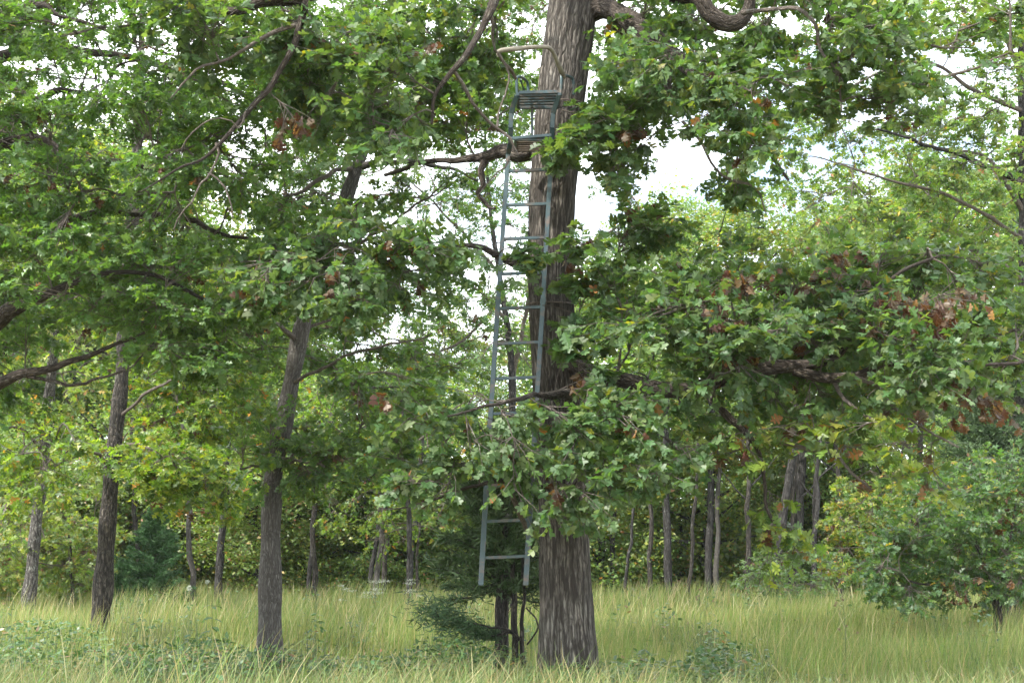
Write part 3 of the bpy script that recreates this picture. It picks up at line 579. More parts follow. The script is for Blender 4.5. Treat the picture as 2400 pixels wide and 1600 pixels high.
small_tree('slim leaning trunk blotched with pale lichen, leftmost of the bare trunks', 27,
    [(68, 1400, 27, 34), (74, 1350, 27, 30), (82, 1250, 27, 27), (93, 1150, 27, 27), (102, 1060, 27, 27), (112, 960, 27, 26), (122, 860, 27, 23), (140, 600, 27, 18), (150, 200, 27, 8)],
    B_LICH, [[(102, 1060, 27, 10), (60, 1010, 26.6, 7), (20, 1000, 26.4, 4)]],
    [([(-80, 500), (400, 500), (380, 960), (-80, 1000)], 25, 30, 70, .3), ([(-60, 1180), (130, 1200), (200, 1330), (160, 1400), (-60, 1300)], 27.5, 31, 26)],
    .15, PAL_FARY, size=.6, lm=M_FAR)

# ------------------------------------------------------------------ the ladder stand
lad = thing('ladder_stand', 'blue grey metal ladder stand with slatted seat strapped against big oak', 'tree stand', P(1180, 1370, 12.25))
def beam(g, a, b, w_, d_, bev=.12, roll=0):
    a = np.asarray(a, float); b = np.asarray(b, float); t = unit(b-a); ref = np.array([0, 1., 0]) if abs(t[1]) < .9 else np.array([0, 0, 1.])
    n = unit(ref-(ref@t)*t); s = np.cross(t, n); k = bev
    prof = [(-1+k, -1), (1-k, -1), (1, -1+k), (1, 1-k), (1-k, 1), (-1+k, 1), (-1, 1-k), (-1, -1+k)]
    vs = [e + s*x*w_/2 + n*y*d_/2 for e in (a, b) for x, y in prof]
    f = []
    for i in range(8): j = (i+1) % 8; f += [(i, j, 8+j), (i, 8+j, 8+i)]
    for i in range(1, 7): f += [(0, i+1, i), (8, 8+i, 8+i+1)]
    g.add(vs, f)
def part(name, g, m=None, parent=None, smooth=False, label=None):
    o = g.obj(name, m or M_STEEL, None, smooth, col=False, uv=True)
    p_ = parent or lad; o.parent = p_; o.matrix_parent_inverse = Matrix.Translation(-Vector(lad.location)) if parent is None else Matrix.Identity(4)
    if label: o['label'] = label
    return o
def LD(py): return np.interp(py, [350, 1370], [12.62, 12.22])       # ladder plane depth by photo row
def railx(side, py):
    return np.interp(py, [362, 400, 650, 1000, 1370], [1191, 1187.5, 1171, 1148, 1127] if side < 0 else [1292, 1289.5, 1276, 1254, 1232])
for side in (-1, 1):
    for (y0, y1, k) in ((362, 705, 1.0), (705, 1000, 1.06), (1000, 1371, 1.12)):
        g = Geo(); a = P(railx(side, y0), y0, LD(y0)); b = P(railx(side, y1), y1, LD(y1)); beam(g, a, b, .040*k, .046*k); part('rail', g)
    for y0 in (706, 1001):
        g = Geo(); a = P(railx(side, y0-6), y0-6, LD(y0)); b = P(railx(side, y0+5), y0+5, LD(y0)); beam(g, a, b, .050, .056); part('collar', g)
for py in (399, 479, 558, 640, 721, 803, 885, 967, 1051, 1135, 1219, 1304):
    g = Geo(); dz = 2.5
    beam(g, P(railx(-1, py), py+dz, LD(py)), P(railx(1, py), py-dz*.6, LD(py)), .026, .030); part('rung', g)
def pipe(pts, r, name, m=None, n=24, sides=10, parent=None, rr=None):
    q = spline(np.array([P(*p) for p in pts]), n); g = Geo()
    tubes(g, q[None], (np.full((1, n), r) if rr is None else np.interp(np.linspace(0, 1, n), np.linspace(0, 1, len(rr)), rr)[None]), sides); return part(name, g, m, parent, True)
# upper side frames: from ladder top up past the footrest, out to the seat front, up into the arms
for side, pts in ((-1, [(1191, 362), (1196, 335), (1197, 300), (1198, 266), (1204, 245), (1212, 225)]), (1, [(1292, 362), (1293, 335), (1294, 300), (1296, 266), (1303, 245), (1311, 221)])):
    d = [12.62, 12.5, 12.42, 12.4, 12.36, 12.3]
    for i in range(len(pts)-1):
        g = Geo(); beam(g, P(*pts[i], d[i]), P(*pts[i+1], d[i+1]), .042, .042); part('side_frame', g)
pipe([(1212, 226, 12.3), (1211, 205, 12.3), (1211, 186, 12.3), (1216, 180, 12.33), (1228, 185, 12.5), (1236, 194, 12.58), (1238, 208, 12.6), (1238, 226, 12.6)], .014, 'armrest')
pipe([(1314, 224, 12.3), (1315, 205, 12.3), (1316, 188, 12.3), (1317, 176, 12.32), (1328, 178, 12.5), (1341, 184, 12.6), (1345, 200, 12.62), (1345, 222, 12.64)], .014, 'armrest')
# seat and foot platform: slats in a frame, both level
zs = P(1260, 222, 12.3)[2]; zf = P(1250, 333, 12.45)[2]
xl, xr = P(1214, 222, 12.3)[0], P(1310, 222, 12.3)[0]
seat = None
g = Geo()
for x in (xl, xr): beam(g, (x, 12.28, zs), (x, 12.66, zs), .022, .03)
beam(g, (xl, 12.67, zs), (xr, 12.67, zs), .03, .022)
seat = part('seat', g)
for i, y in enumerate(np.linspace(12.29, 12.6, 5)):
    g = Geo(); beam(g, (xl+.01, y, zs+.012), (xr-.01, y, zs+.02), .028, .04); part('slat', g, parent=seat)
x0, x1 = P(1208, 333, 12.45)[0], P(1288, 333, 12.45)[0]
g = Geo()
for x in (x0, x1): beam(g, (x, 12.36, zf), (x, 12.72, zf), .022, .03)
beam(g, (x0-.01, 12.37, zf), (x1+.01, 12.37, zf), .03, .024)
plat = part('foot_platform', g)
for y in np.linspace(12.43, 12.70, 5):
    g = Geo(); beam(g, (x0+.01, y, zf-.004), (x1-.01, y, zf-.004), .022, .036); part('slat', g, M_WOODSEAT, parent=plat)
g = Geo(); beam(g, P(1196, 325, 12.33), P(1292, 317, 12.33), .026, .026); part('crossbar', g)
g = Geo(); beam(g, P(1247, 242, 12.62), P(1247, 340, 12.70), .022, .022); part('brace', g)
g = Geo(); beam(g, P(1219, 186, 12.3), P(1238, 236, 12.64), .012, .012); part('brace', g)
pipe([(1170, 132, 11.95), (1168, 124, 11.93), (1174, 119, 11.92), (1200, 116, 11.92), (1240, 112, 11.93), (1272, 110, 11.95), (1288, 113, 11.98), (1298, 126, 12.05), (1307, 147, 12.15), (1318, 172, 12.28), (1324, 184, 12.33)], .024, 'shooting_rail', M_PAD, 40, 12, rr=[.020, .022, .022, .021, .018, .018, .018, .019, .022, .026, .012])
pipe([(1170, 130, 11.96), (1182, 148, 12.05), (1196, 163, 12.2), (1210, 186, 12.3)], .014, 'support_arm', M_WOODSEAT)
pipe([(1324, 181, 12.32), (1316, 178, 12.3)], .012, 'bracket', n=6)
# straps round the trunk
def strap(py, col, D=OD):
    cpt = P(*{250: (1312, 250), 715: (1292, 715)}[py], D); g = Geo(); th = np.linspace(0, 2*math.pi, 41)
    r = .5*{250: 112, 715: 106}[py]*mpp(1300, py, D)+.022
    q = np.stack([cpt[0]+r*np.cos(th), cpt[1]+r*np.sin(th), np.full(41, cpt[2])+.01*np.sin(th)], -1)
    tubes(g, q[None], np.full((1, 41), .006), 6); part('strap', g, col, smooth=True)
strap(250, M_WOODSEAT); strap(715, M_WOODSEAT)
pipe([(1272, 715, 12.4), (1300, 718, 12.6), (1345, 735, 12.75)], .004, 'strap', M_WOODSEAT)

# ------------------------------------------------------------------ cedars
def cedar_mesh(h, r, seed, base_h=.1, nb=70, per=150, droop=.1, pal=None, top=1.0):
    rr = np.random.default_rng(seed); g = Geo(); gt = Geo()
    pal = pal or [(6, (.028, .060, .020)), (3, (.042, .08, .026)), (1, (.06, .10, .032))]
    z = base_h+(h-base_h)*rr.random(nb)**.9*.98; az = rr.random(nb)*6.283
    L = r*(1-(z/h)**1.4*.92)*(.6+.55*rr.random(nb)); a = np.zeros((nb, 3)); a[:, 2] = z
    e = np.stack([np.cos(az)*L, np.sin(az)*L, z+L*(.25-droop+.2*rr.standard_normal(nb))], -1); m_ = (a+e)/2; m_[:, 2] -= .05*L
    tubes(gt, np.stack([a, m_, e], 1), np.array([.014, .009, .003])[None]*np.ones((nb, 1)), 4)
    tubes(gt, np.array([[[0, 0, -.05], [0.02, 0, h*.5], [0, .02, h*.98]]]), np.array([[.07, .045, .006]])*max(h/3, .6), 8)
    t = rr.random((nb, per))**.7; p = a[:, None]+(e-a)[:, None]*t[..., None]; p[..., 2] -= .05*L[:, None]*np.sin(t*3.14)
    sp_ = .115*(1.25-t)*np.minimum(L, 1.2)[:, None]; p = p+rr.standard_normal(p.shape)*sp_[..., None]*np.array([1, 1, .55])
    ax = unit(unit(e-a)[:, None]*.9+rr.standard_normal(p.shape)*.65+np.array([0, 0, .15])); nm = rr.standard_normal(p.shape)
    n = nb*per; put_leaves(g, NEEDLE, p.reshape(-1, 3), ax.reshape(-1, 3), nm.reshape(-1, 3), .06+.07*rr.random(n), leaf_cols(n, pal))
    return g, gt
def place_cedar(label, px, D, h, r, seed, **kw):
    b = onground(px, D); t = thing('cedar_tree', label, 'cedar', b)
    g, gt = cedar_mesh(h, r, seed, **kw)
    for nm_, gg, m_ in (('trunk', gt, B_DARK), ('needles', g, M_CEDAR)):
        o = bpy.data.objects.new(nm_, gg.mesh(nm_, m_, nm_ == 'trunk')); C.objects.link(o); o.parent = t
        if nm_ == 'needles': o['kind'] = 'stuff'
    return t
CG = [(5, (.035, .10, .030)), (3, (.05, .125, .036)), (1, (.07, .13, .05))]
place_cedar('bushy young green cedar in the field between the dark and grey trunks', 372, 31, 2.45, 1.05, 3, nb=120, per=240, pal=CG)
place_cedar('small low cedar beside the young green cedar', 300, 30, 1.3, .6, 5, nb=50, per=160, pal=CG)
place_cedar('shaded cedar growing close behind the foot of the ladder', 1178, 14.3, 2.65, 1.08, 9, base_h=.95, nb=140, per=230, droop=.10, pal=[(5, (.034, .068, .022)), (3, (.05, .09, .028)), (1, (.08, .12, .04))])
place_cedar('dark tall cedar by the thick trunk at the right edge', 2335, 22.5, 4.8, 1.8, 13, base_h=1.2, nb=150, per=260)
# bare stems under the shaded cedar
ced = bpy.data.objects['cedar_tree.002']
for s in [[(1168, 1580, 14.2, 26), (1170, 1500, 14.2, 24), (1172, 1400, 14.2, 23), (1176, 1300, 14.2, 20), (1185, 1180, 14.2, 12)], [(1208, 1590, 14, 18), (1206, 1480, 14, 15), (1204, 1390, 14, 14), (1200, 1280, 14, 9)],
          [(1228, 1570, 14, 12), (1222, 1480, 14, 10), (1228, 1400, 14, 9), (1224, 1300, 14, 7)],
          [(1222, 1500, 14, 6), (1200, 1482, 13.9, 6), (1150, 1490, 13.8, 5), (1110, 1488, 13.7, 4)], [(1235, 1510, 14, 4), (1262, 1470, 14, 4), (1250, 1440, 14, 4), (1232, 1425, 14, 4)],
          [(1215, 1500, 14, 5), (1190, 1475, 13.8, 5), (1130, 1465, 13.6, 4), (1060, 1450, 13.4, 3), (1010, 1440, 13.3, 3)]]:
    limb(ced, s, B_DARK, 'stem', 10, .06, .01)
g = Geo(); pts = P(1165, 1480, 13.9)
q = spline(np.array([P(1170, 1490, 14), P(1100, 1470, 13.6), P(1040, 1440, 13.4), P(995, 1428, 13.3)]), 60); n = 2000
ii = R.random(n)**.8; pp = np.stack([np.interp(ii, np.linspace(0, 1, 60), q[:, k]) for k in range(3)], -1)+R.standard_normal((n, 3))*np.array([.07, .09, .06])*(.4+ii[:, None])
put_leaves(g, NEEDLE, pp, unit(np.array([-.8, -.2, .1])+R.standard_normal((n, 3))*.6), R.standard_normal((n, 3)), .05+.05*R.random(n), leaf_cols(n, [(5, (.035, .075, .03)), (2, (.05, .10, .035))]))
o = g.obj('needles', M_CEDAR, ced); o['kind'] = 'stuff'

# ------------------------------------------------------------------ forest behind the field
def forest_proto(h, r, seed, pal, nl=20000, low=.18, leaf=.15, nb=30):
    rr = np.random.default_rng(seed); gt = Geo(); g = Geo()
    ks = np.linspace(0, 1, 14); tp = np.stack([np.cumsum(rr.standard_normal(14))*.06, np.cumsum(rr.standard_normal(14))*.06, ks*h-.1], -1)
    tubes(gt, tp[None], (.145*(1-ks*.93)*(1+.4*np.exp(-ks*18)))[None], 12)
    z = h*(low+(1-low)*rr.random(nb)**.85); az = rr.random(nb)*6.283
    prof = np.sin(np.clip((z/h-low)/(1-low), 0.02, 1)**.8*math.pi*.93)**.6
    L = r*prof*(.55+.6*rr.random(nb))+.25
    a = np.stack([np.interp(z, tp[:, 2], tp[:, 0]), np.interp(z, tp[:, 2], tp[:, 1]), z], -1)
    e = a+np.stack([np.cos(az)*L, np.sin(az)*L, L*(.35+.3*rr.standard_normal(nb))], -1); m_ = (a+e)/2+rr.standard_normal((nb, 3))*.12
    tubes(gt, np.stack([a, m_, e], 1), np.array([.04, .025, .008])[None]*np.ones((nb, 1)), 5)
    nc = nb*9; bi = rr.integers(0, nb, nc); t = .35+.75*rr.random(nc); c = a[bi]+(e-a)[bi]*t[:, None]+rr.standard_normal((nc, 3))*np.array([.45, .45, .32])
    ci = rr.integers(0, nc, nl); off = rr.standard_normal((nl, 3)); off[:, 2] *= .4; p = c[ci]+off*(.20+.18*rr.random(nc))[ci][:, None]
    ax = unit(rr.standard_normal((nl, 3))*np.array([1, 1, .5])); out = p-np.array([0, 0, h*.5]); nm = np.array([0, 0, .6])+unit(out)*.7+rr.standard_normal((nl, 3))*.5
    col = leaf_cols(nl, pal)*(0.8+.4*rr.random(nc))[ci][:, None]
    put_leaves(g, DIAM, p, ax, nm, leaf*(.6+.7*rr.random(nl)), col)
    return gt.mesh('trunk', B_FAR, True, col=False), g.mesh('crown', M_FAR, uv=False)
PR = [forest_proto(11, 2.4, 21, PAL_FARG), forest_proto(10, 2.6, 22, PAL_FARY), forest_proto(12.5, 2.3, 23, PAL_FARG, low=.3), forest_proto(9, 2.2, 24, PAL_FARG),
      forest_proto(4.2, 1.7, 25, PAL_FARY, nl=16000, low=.08, nb=22, leaf=.105), forest_proto(3.4, 1.6, 26, PAL_FARB, nl=16000, low=.05, nb=22, leaf=.10), forest_proto(4.6, 1.8, 27, PAL_FARG, nl=17000, low=.06, nb=24, leaf=.105)]
def forest_tree(pi, x, y, s, name, label, cat, group=None, rot=None, sz=None):
    t = thing(name, label, cat, (x, y, float(hgt(x, y))*np.clip(1-math.hypot(x, y-20)/120, 0, 1)), group)
    t.rotation_euler = (R.normal()*.02, R.normal()*.03, R.random()*6.28 if rot is None else rot); t.scale = (s, s, sz or s)
    for nm_, me in zip(('trunk', 'crown'), PR[pi]):
        o = bpy.data.objects.new(nm_, me); C.objects.link(o); o.parent = t
        if nm_ == 'crown': o['kind'] = 'stuff'
    return t
def zone(px):
    for lim, z_ in ((0, 'beyond the leftmost trunk'), (240, 'behind the lichened trunk'), (440, 'behind the young green cedar'), (640, 'just left of the grey leaning tree'), (860, 'just right of the grey leaning tree'), (1100, 'left of the ladder foot'),
                    (1300, 'behind the ladder'), (1500, 'just right of the big oak'), (1700, 'behind the clear dark trunks'), (1950, 'behind the drooping oak twigs'), (2200, 'behind the yellow touched bush'), (2400, 'behind the thick trunk at the right edge')):
        if px < lim: return z_
    return 'past the thick trunk at the right edge'
tcol = ('tall green', 'yellow green', 'high crowned', 'round green')
bcol = lambda i: {4: 'yellow green', 5: 'brown tinged', 6: 'plain green'}[i]
blab = lambda i, px: f'{bcol(i)} bush at the field edge {zone(px)}'
# tall trees; the wood is lower behind the ladder's left, higher to the right
def skyline(px):    # photo row the tree tops reach
    return np.interp(px, [-300, 300, 560, 760, 1150, 1330, 1460, 1560, 1680, 1780, 1950, 2100, 2500], [250, 330, 640, 760, 760, 620, 560, 430, 420, 430, 430, 430, 300])
k = 0
for row, (D0, step) in enumerate(((46, 200), (60, 170))):
    px = -420+row*50
    while px < 2850:
        D = D0+R.normal()*2.5; q = px+R.normal()*25; x = (q-1200)/F*D; top = P(q, skyline(q)+R.random()*120*(1.0 if row else 1.5), D)[2]
        pi = int(R.integers(0, 4)); hh = (11, 10, 12.5, 9)[pi]
        forest_tree(pi, x, D, max(top/hh*.95, .45), 'forest_tree', f'{tcol[pi]} tree {zone(q)}, {("front", "back")[row]} rank of wood', 'tree', f'{tcol[pi]} trees {zone(q)}, {("front", "back")[row]} rank', sz=top/hh)
        px += step*(.7+.6*R.random())
px = -300
while px < 2750:
    D = 35.5+R.random()*7; x = (px-1200)/F*D
    bi = int(R.integers(4, 7)); forest_tree(bi, x, D, .6+.65*R.random(), 'bush', blab(bi, (q_ := 1200+F*x/D)), 'bush', f'{bcol(bi)} bushes {zone(q_)}')
    px += 36+44*R.random()
# trunks one can tell apart
def bare(label, spec, D, pi=None, w=None):
    b = onground(spec[0][0], D); t = thing('forest_tree', label, 'tree', b); nd = []
    sp2 = [(spec[0][0], proj(b)[1]+3, D, spec[0][2]*1.15)]+[(a, c, D, e) for a, c, e in spec]
    limb(t, sp2, B_FAR, 'trunk', 12, .25, .02, nd, .05)
    lst = spec[-1]; c = fill([(lst[0]-90, lst[1]-140), (lst[0]+90, lst[1]-140), (lst[0]+110, lst[1]+60), (lst[0]-110, lst[1]+60)], D-1, D+1.5, 16)
    boughs(t, nd, c, .8, B_FAR, DIAM, M_FAR, .17, PAL_FARG, ntw=10, lpt=14, flat=.6, dead=0, rb=.02, fol_name='crown', rt=.006, tw_mat=B_FAR)
for lab, sp_, D in [
    ('pale grey slim trunk right of the young cedar, before the wood', [(512, 1350, 19), (518, 1280, 18), (526, 1200, 16), (532, 1080, 13), (538, 960, 9)], 34),
    ('thin forked grey trunk just right of the leaning grey tree', [(724, 1360, 11), (731, 1280, 10), (738, 1200, 10), (742, 1100, 8), (748, 1000, 6)], 34),
    ('short leaning dark trunk in the wood left of the ladder', [(870, 1350, 12), (878, 1290, 11), (888, 1220, 10), (900, 1100, 8), (905, 980, 6)], 34),
    ('black thin trunk in the wood between the grey tree and the ladder', [(806, 1360, 9), (808, 1280, 9), (812, 1180, 7), (815, 1060, 6)], 42),
    ('dim trunk in the wood just right of the big oak', [(1435, 1350, 11), (1437, 1250, 11), (1440, 1130, 10), (1446, 960, 8)], 35),
    ('dark straight trunk standing clear in the wood right of the big oak', [(1566, 1330, 19), (1564, 1250, 18), (1561, 1170, 17), (1560, 1040, 15), (1564, 900, 11)], 33.5),
    ('tall upright dark trunk rising behind the drooping right boughs', [(1660, 1360, 18), (1662, 1280, 17), (1666, 1150, 16), (1668, 1030, 15), (1668, 930, 14), (1672, 800, 9)], 34),
    ('bluish leaning trunk behind the lowest drooping oak twigs', [(1815, 1350, 21), (1828, 1260, 20), (1842, 1170, 20), (1858, 1060, 19), (1866, 940, 16), (1874, 800, 10)], 33),
    ('lichen grey trunk next to the bluish leaning trunk', [(1868, 1330, 20), (1874, 1200, 20), (1880, 1080, 20), (1888, 950, 17), (1894, 800, 10)], 34.5),
    ('narrow dark trunk right of the lichen grey trunk', [(1908, 1320, 11), (1909, 1240, 11), (1911, 1120, 10), (1913, 980, 8)], 34.5),
    ('thin trunk in the wood seen under the right hand boughs', [(2140, 1340, 12), (2150, 1200, 12), (2155, 1060, 13), (2162, 950, 12), (2170, 820, 7)], 34),
    ('faint trunk between big oak and the clear dark trunk', [(1520, 1340, 8), (1519, 1250, 8), (1516, 1150, 7), (1515, 1000, 6)], 43)]:
    bare(lab, sp_, D)

small_tree('yellow green leafy tree in the light between the grey tree and the ladder', 30,
    [(960, 1370, 30, 14), (958, 1200, 30, 12), (950, 1050, 30, 10), (940, 900, 30, 6)], B_FAR, [[(955, 1120, 30, 6), (860, 1050, 29.6, 4), (780, 1000, 29.4, 3)], [(952, 1060, 30, 6), (1040, 980, 29.6, 4), (1090, 940, 29.4, 3)]],
    [([(700, 900), (1080, 870), (1120, 1180), (1000, 1300), (780, 1240), (700, 1100)], 28.5, 32, 84, .25)], .11, PAL_T2, size=.5, ntw=8, lpt=8, lm=M_FAR)
# right side: rangy tree, thick trunk at the edge, shrubs
small_tree('rangy tree at the right edge with thin grey limbs against the sky', 24,
    [(2420, 1430, 24, 30), (2415, 1200, 24, 28), (2405, 900, 24, 26), (2400, 600, 24, 25), (2398, 350, 24, 22), (2395, 150, 24, 18), (2390, -100, 24, 12)], B_FAR,
    [[(2396, 430, 24, 18), (2330, 395, 23.7, 14), (2240, 360, 23.5, 11), (2140, 330, 23.2, 8), (2060, 300, 23, 5)],
     [(2400, 500, 24, 14), (2340, 400, 23.8, 10), (2290, 360, 23.7, 8), (2200, 350, 23.5, 6)],
     [(2396, 180, 24, 14), (2350, 70, 23.8, 11), (2300, -60, 23.6, 8)], [(2400, 660, 24, 12), (2300, 590, 23.7, 9), (2200, 600, 23.5, 7), (2080, 640, 23.3, 5)],
     [(2396, 260, 24, 14), (2300, 220, 23.4, 10), (2180, 150, 23, 8), (2060, 170, 22.8, 6), (1960, 240, 22.6, 5), (1960, 330, 22.6, 3)],
     [(2398, 560, 24, 10), (2250, 470, 23, 8), (2120, 430, 22.8, 7), (2010, 400, 22.6, 5), (1930, 370, 22.6, 3)]],
    [([(1900, 60), (2430, -60), (2430, 250), (2250, 300), (2000, 280)], 22.5, 25.5, 58, .3), ([(2080, 280), (2430, 250), (2430, 620), (2200, 560), (2060, 420)], 22.5, 25.5, 54, .3),
     ([(1820, 240), (2080, 300), (2060, 520), (1900, 560), (1820, 420)], 22.5, 24.5, 28, .3), ([(2180, 560), (2430, 600), (2430, 1000), (2250, 900)], 22.5, 26, 44)],
    .12, PAL_FARG, size=.55, ntw=9, lpt=10, lm=M_FAR)
et = thing('forest_tree', 'thick dark trunk at the right edge rising out of the grass', 'tree', onground(2378, 24.5))
limb(et, [(2378, 1490, 24.5, 62), (2380, 1440, 24.5, 52), (2384, 1300, 24.5, 48), (2388, 1100, 24.5, 46), (2396, 900, 24.5, 42), (2410, 600, 24.5, 34)], B_DARK, 'trunk', 24, .06, .01)
def shrub(label, px, D, h, regions, spec, pal, leaf=.10, size=.35, ntw=9, lpt=9, tmpl=OAK_F):
    b = onground(px, D); t = thing('shrub', label, 'shrub', b); nd = []
    for s in spec:
        limb(t, [(s[0][0], proj(b)[1]+3, D, s[0][3])]+s, B_DARK, 'stem', 8, .08, .015, nd, .06)
    boughs(t, nd, np.concatenate([fill(*r) for r in regions]), size, B_DARK, tmpl, M_FAR, leaf, pal, ntw=ntw, lpt=lpt, flat=.6, dead=.02, rb=.007)
PAL_SH = [(60, (.055, .11, .045)), (28, (.08, .14, .045)), (12, (.13, .17, .04)), (1.2, (.25, .17, .04))]
shrub('large dense oak bush spreading over the grass at the lower right', 2330, 19,
    3, [([(2160, 1150), (2300, 1060), (2430, 1100), (2430, 1400), (2330, 1420), (2280, 1380), (2120, 1420), (2040, 1390), (2060, 1260)], 17.8, 21, 165, .12)],
    [[(2335, 1450, 19, 16), (2325, 1370, 19, 14), (2300, 1300, 19, 12), (2260, 1230, 19, 8), (2210, 1180, 19, 4)], [(2330, 1400, 19, 9), (2270, 1365, 18.8, 8), (2220, 1375, 18.6, 6), (2130, 1360, 18.4, 4)], [(2345, 1400, 19, 9), (2360, 1300, 19, 8), (2380, 1180, 19, 5)]], PAL_SH)
shrub('yellow and green leaved bush in the middle right, touched with orange', 2080, 24,
    3, [([(1950, 1150), (2060, 1080), (2200, 1100), (2260, 1200), (2200, 1330), (2050, 1360), (1940, 1360), (1950, 1250)], 22.5, 26, 80, .18)],
    [[(2090, 1380, 24, 12), (2080, 1280, 24, 9), (2060, 1180, 24, 5)]], [(35, (.07, .13, .035)), (30, (.13, .18, .035)), (20, (.2, .2, .04)), (5, (.30, .17, .04))], leaf=.11)
shrub('pale green leafy thicket of saplings at the field edge', 1840, 30,
    2, [([(1740, 1330), (1800, 1290), (1900, 1270), (1960, 1330), (1940, 1390), (1750, 1390)], 28, 32, 44, .2)],
    [[(1850, 1370, 30, 6), (1848, 1320, 30, 5), (1846, 1290, 30, 3)]], [(1, (.09, .15, .06)), (1, (.12, .18, .08))], leaf=.09, tmpl=OVAL)
shrub('bright leaved bush behind the lichened and dark trunks on the left', 190, 30,
    2, [([(100, 1150), (260, 1130), (240, 1400), (120, 1420), (60, 1360)], 29, 33, 60, .2), ([(-60, 1250), (20, 1250), (20, 1420), (-60, 1440)], 27, 29, 18, .2)],
    [[(170, 1400, 30, 8), (165, 1300, 30, 6), (160, 1200, 30, 3)]], PAL_FARY, leaf=.13, size=.5)

g = Geo(); n = 45000; D = 39+R.random(n)*26; x = (R.random(n)-.5)*.95*D; z = R.random(n)**1.4*(1.6+.9*np.sin(x*.8+D)+.5*np.sin(x*2.1))
put_leaves(g, DIAM, np.stack([x, D, np.maximum(z, .05)], -1), R.standard_normal((n, 3)), np.array([0, -.5, .8])+R.standard_normal((n, 3))*.6, .13+.10*R.random(n), leaf_cols(n, [(4, (.10, .16, .05)), (3, (.15, .20, .055)), (1, (.20, .18, .07))]))  # leaf colours lightened to stand in for missing bounced light under the crowns
o = g.obj('undergrowth', M_FAR, uv=False); o['kind'] = 'stuff'; o['label'] = 'low bright undergrowth between the trunks of the wood'; o['category'] = 'undergrowth'
for k, px in enumerate(list(1425+np.arange(8)*78+R.random(8)*40)+list(690+R.random(5)*400)+[40, 330, 455]):
    D = 31.5+R.random()*3.5; b = onground(px, D); ln = R.normal()*30; wd = (6+8*R.random())
    t = thing('slender_tree', f'{("thin dark bare", "slim grey bare")[k % 2]} trunk in the wood {zone(px)}', 'tree', b, 'slender trunks in the wood'); y0 = proj(b)[1]
    limb(t, [(px, y0+3, D, wd*1.2), (px+ln*.3, y0-130, D, wd), (px+ln*.7, y0-300, D, wd*.85), (px+ln, y0-460, D, wd*.55)], (B_FAR, B_GREY)[k % 2] if k % 3 == 0 else B_DARK, 'trunk', 8, .3, .05)
    for q in range(2):
        yy = y0-250-R.random()*180; s_ = (-1, 1)[q]; limb(t, [(px+ln*.8, yy, D, wd*.4), (px+ln+s_*30, yy-30, D, wd*.3), (px+ln+s_*70, yy-80, D, wd*.15)], B_FAR, 'branch', 5, .3, .03)
bm_ = bpy.data.meshes.new('haze'); X, Y0, Y1, Z0, Z1 = 160, -40, 190, -1.2, 32
bm_.from_pydata([(x, y, z) for x in (-X, X) for y in (Y0, Y1) for z in (Z0, Z1)], [], [(0, 1, 3, 2), (4, 6, 7, 5), (0, 4, 5, 1), (2, 3, 7, 6), (0, 2, 6, 4), (1, 5, 7, 3)])
hz, ht = mat('pale_air'); pv = N(ht, 'ShaderNodeVolumePrincipled'); pv.inputs['Color'].default_value = (.9, .95, 1, 1); pv.inputs['Density'].default_value = .0002; ho = N(ht, 'ShaderNodeOutputMaterial'); ht.links.new(pv.outputs[0], ho.inputs['Volume'])
bm_.materials.append(hz); ho_ = bpy.data.objects.new('haze', bm_); C.objects.link(ho_); ho_['kind'] = 'stuff'; ho_['label'] = 'thin pale air that softens the far wood'; ho_['category'] = 'haze'
# the wood goes on: one far mass closing the view low down
g = Geo(); n = 40000; x = (R.random(n)*2-1)*62; y = 72+R.random(n)*16; top = 5.0+2.5*np.sin(x*.25)+1.5*np.sin(x*.6+1)
top = np.where(x > 6, top+3.5, top); z = R.random(n)**1.0*top
put_leaves(g, DIAM, np.stack([x, y, z], -1), R.standard_normal((n, 3)), np.array([0, -.5, .7])+R.standard_normal((n, 3))*.6, .30+.2*R.random(n), leaf_cols(n, PAL_FARG))
o = g.obj('forest', M_FAR, uv=False); o['kind'] = 'stuff'; o['label'] = 'far green wood closing the view behind the trees'; o['category'] = 'wood'

# ------------------------------------------------------------------ grass
def blades(g, x, y, h, w_, lean, col, K=3, tipcol=None, curve=1.0):
    n = len(x); z0 = hgt(x, y); az = R.random(n)*6.283
    dx = lean*np.cos(az)+.10*h; dy = lean*np.sin(az)
    t = np.linspace(0, 1, K+1); fac = (R.random(n)-.5)*2.0
    sdx = np.cos(fac); sdy = np.sin(fac)
    V = []
    for i, tt in enumerate(t):
        c = np.stack([x+dx*tt**(1+curve), y+dy*tt**(1+curve), z0-.02+h*tt*(1-.12*(lean/h)*tt)], -1)
        if i < K:
            ww = w_*(1-tt*.55)/2
            V.append(c-np.stack([sdx*ww, sdy*ww, 0*ww], -1)); V.append(c+np.stack([sdx*ww, sdy*ww, 0*ww], -1))
        else: V.append(c)
    V = np.stack(V, 1); m = V.shape[1]; f = []
    for i in range(K-1): a = 2*i; f += [(a, a+1, a+3), (a, a+3, a+2)]
    f.append((2*K-2, 2*K-1, 2*K)); f = np.array(f)
    cc = np.repeat(col[:, None], m, 1)
    if tipcol is not None: s = np.repeat(np.minimum(np.arange(m)//2, K)/K, 1)[None, :, None]; cc = cc*(1-s)+tipcol[:, None]*s
    g.add(V.reshape(-1, 3), (f[None]+(np.arange(n)*m)[:, None, None]).reshape(-1, 3), cc.reshape(-1, 3))
GREENS = [(46, (.085, .158, .042)), (38, (.145, .205, .060)), (20, (.27, .26, .12)), (8, (.36, .31, .17))]
TIPS = [(1, (.20, .25, .07)), (.55, (.36, .31, .15)), (1, (.12, .20, .05))]
g = Geo()
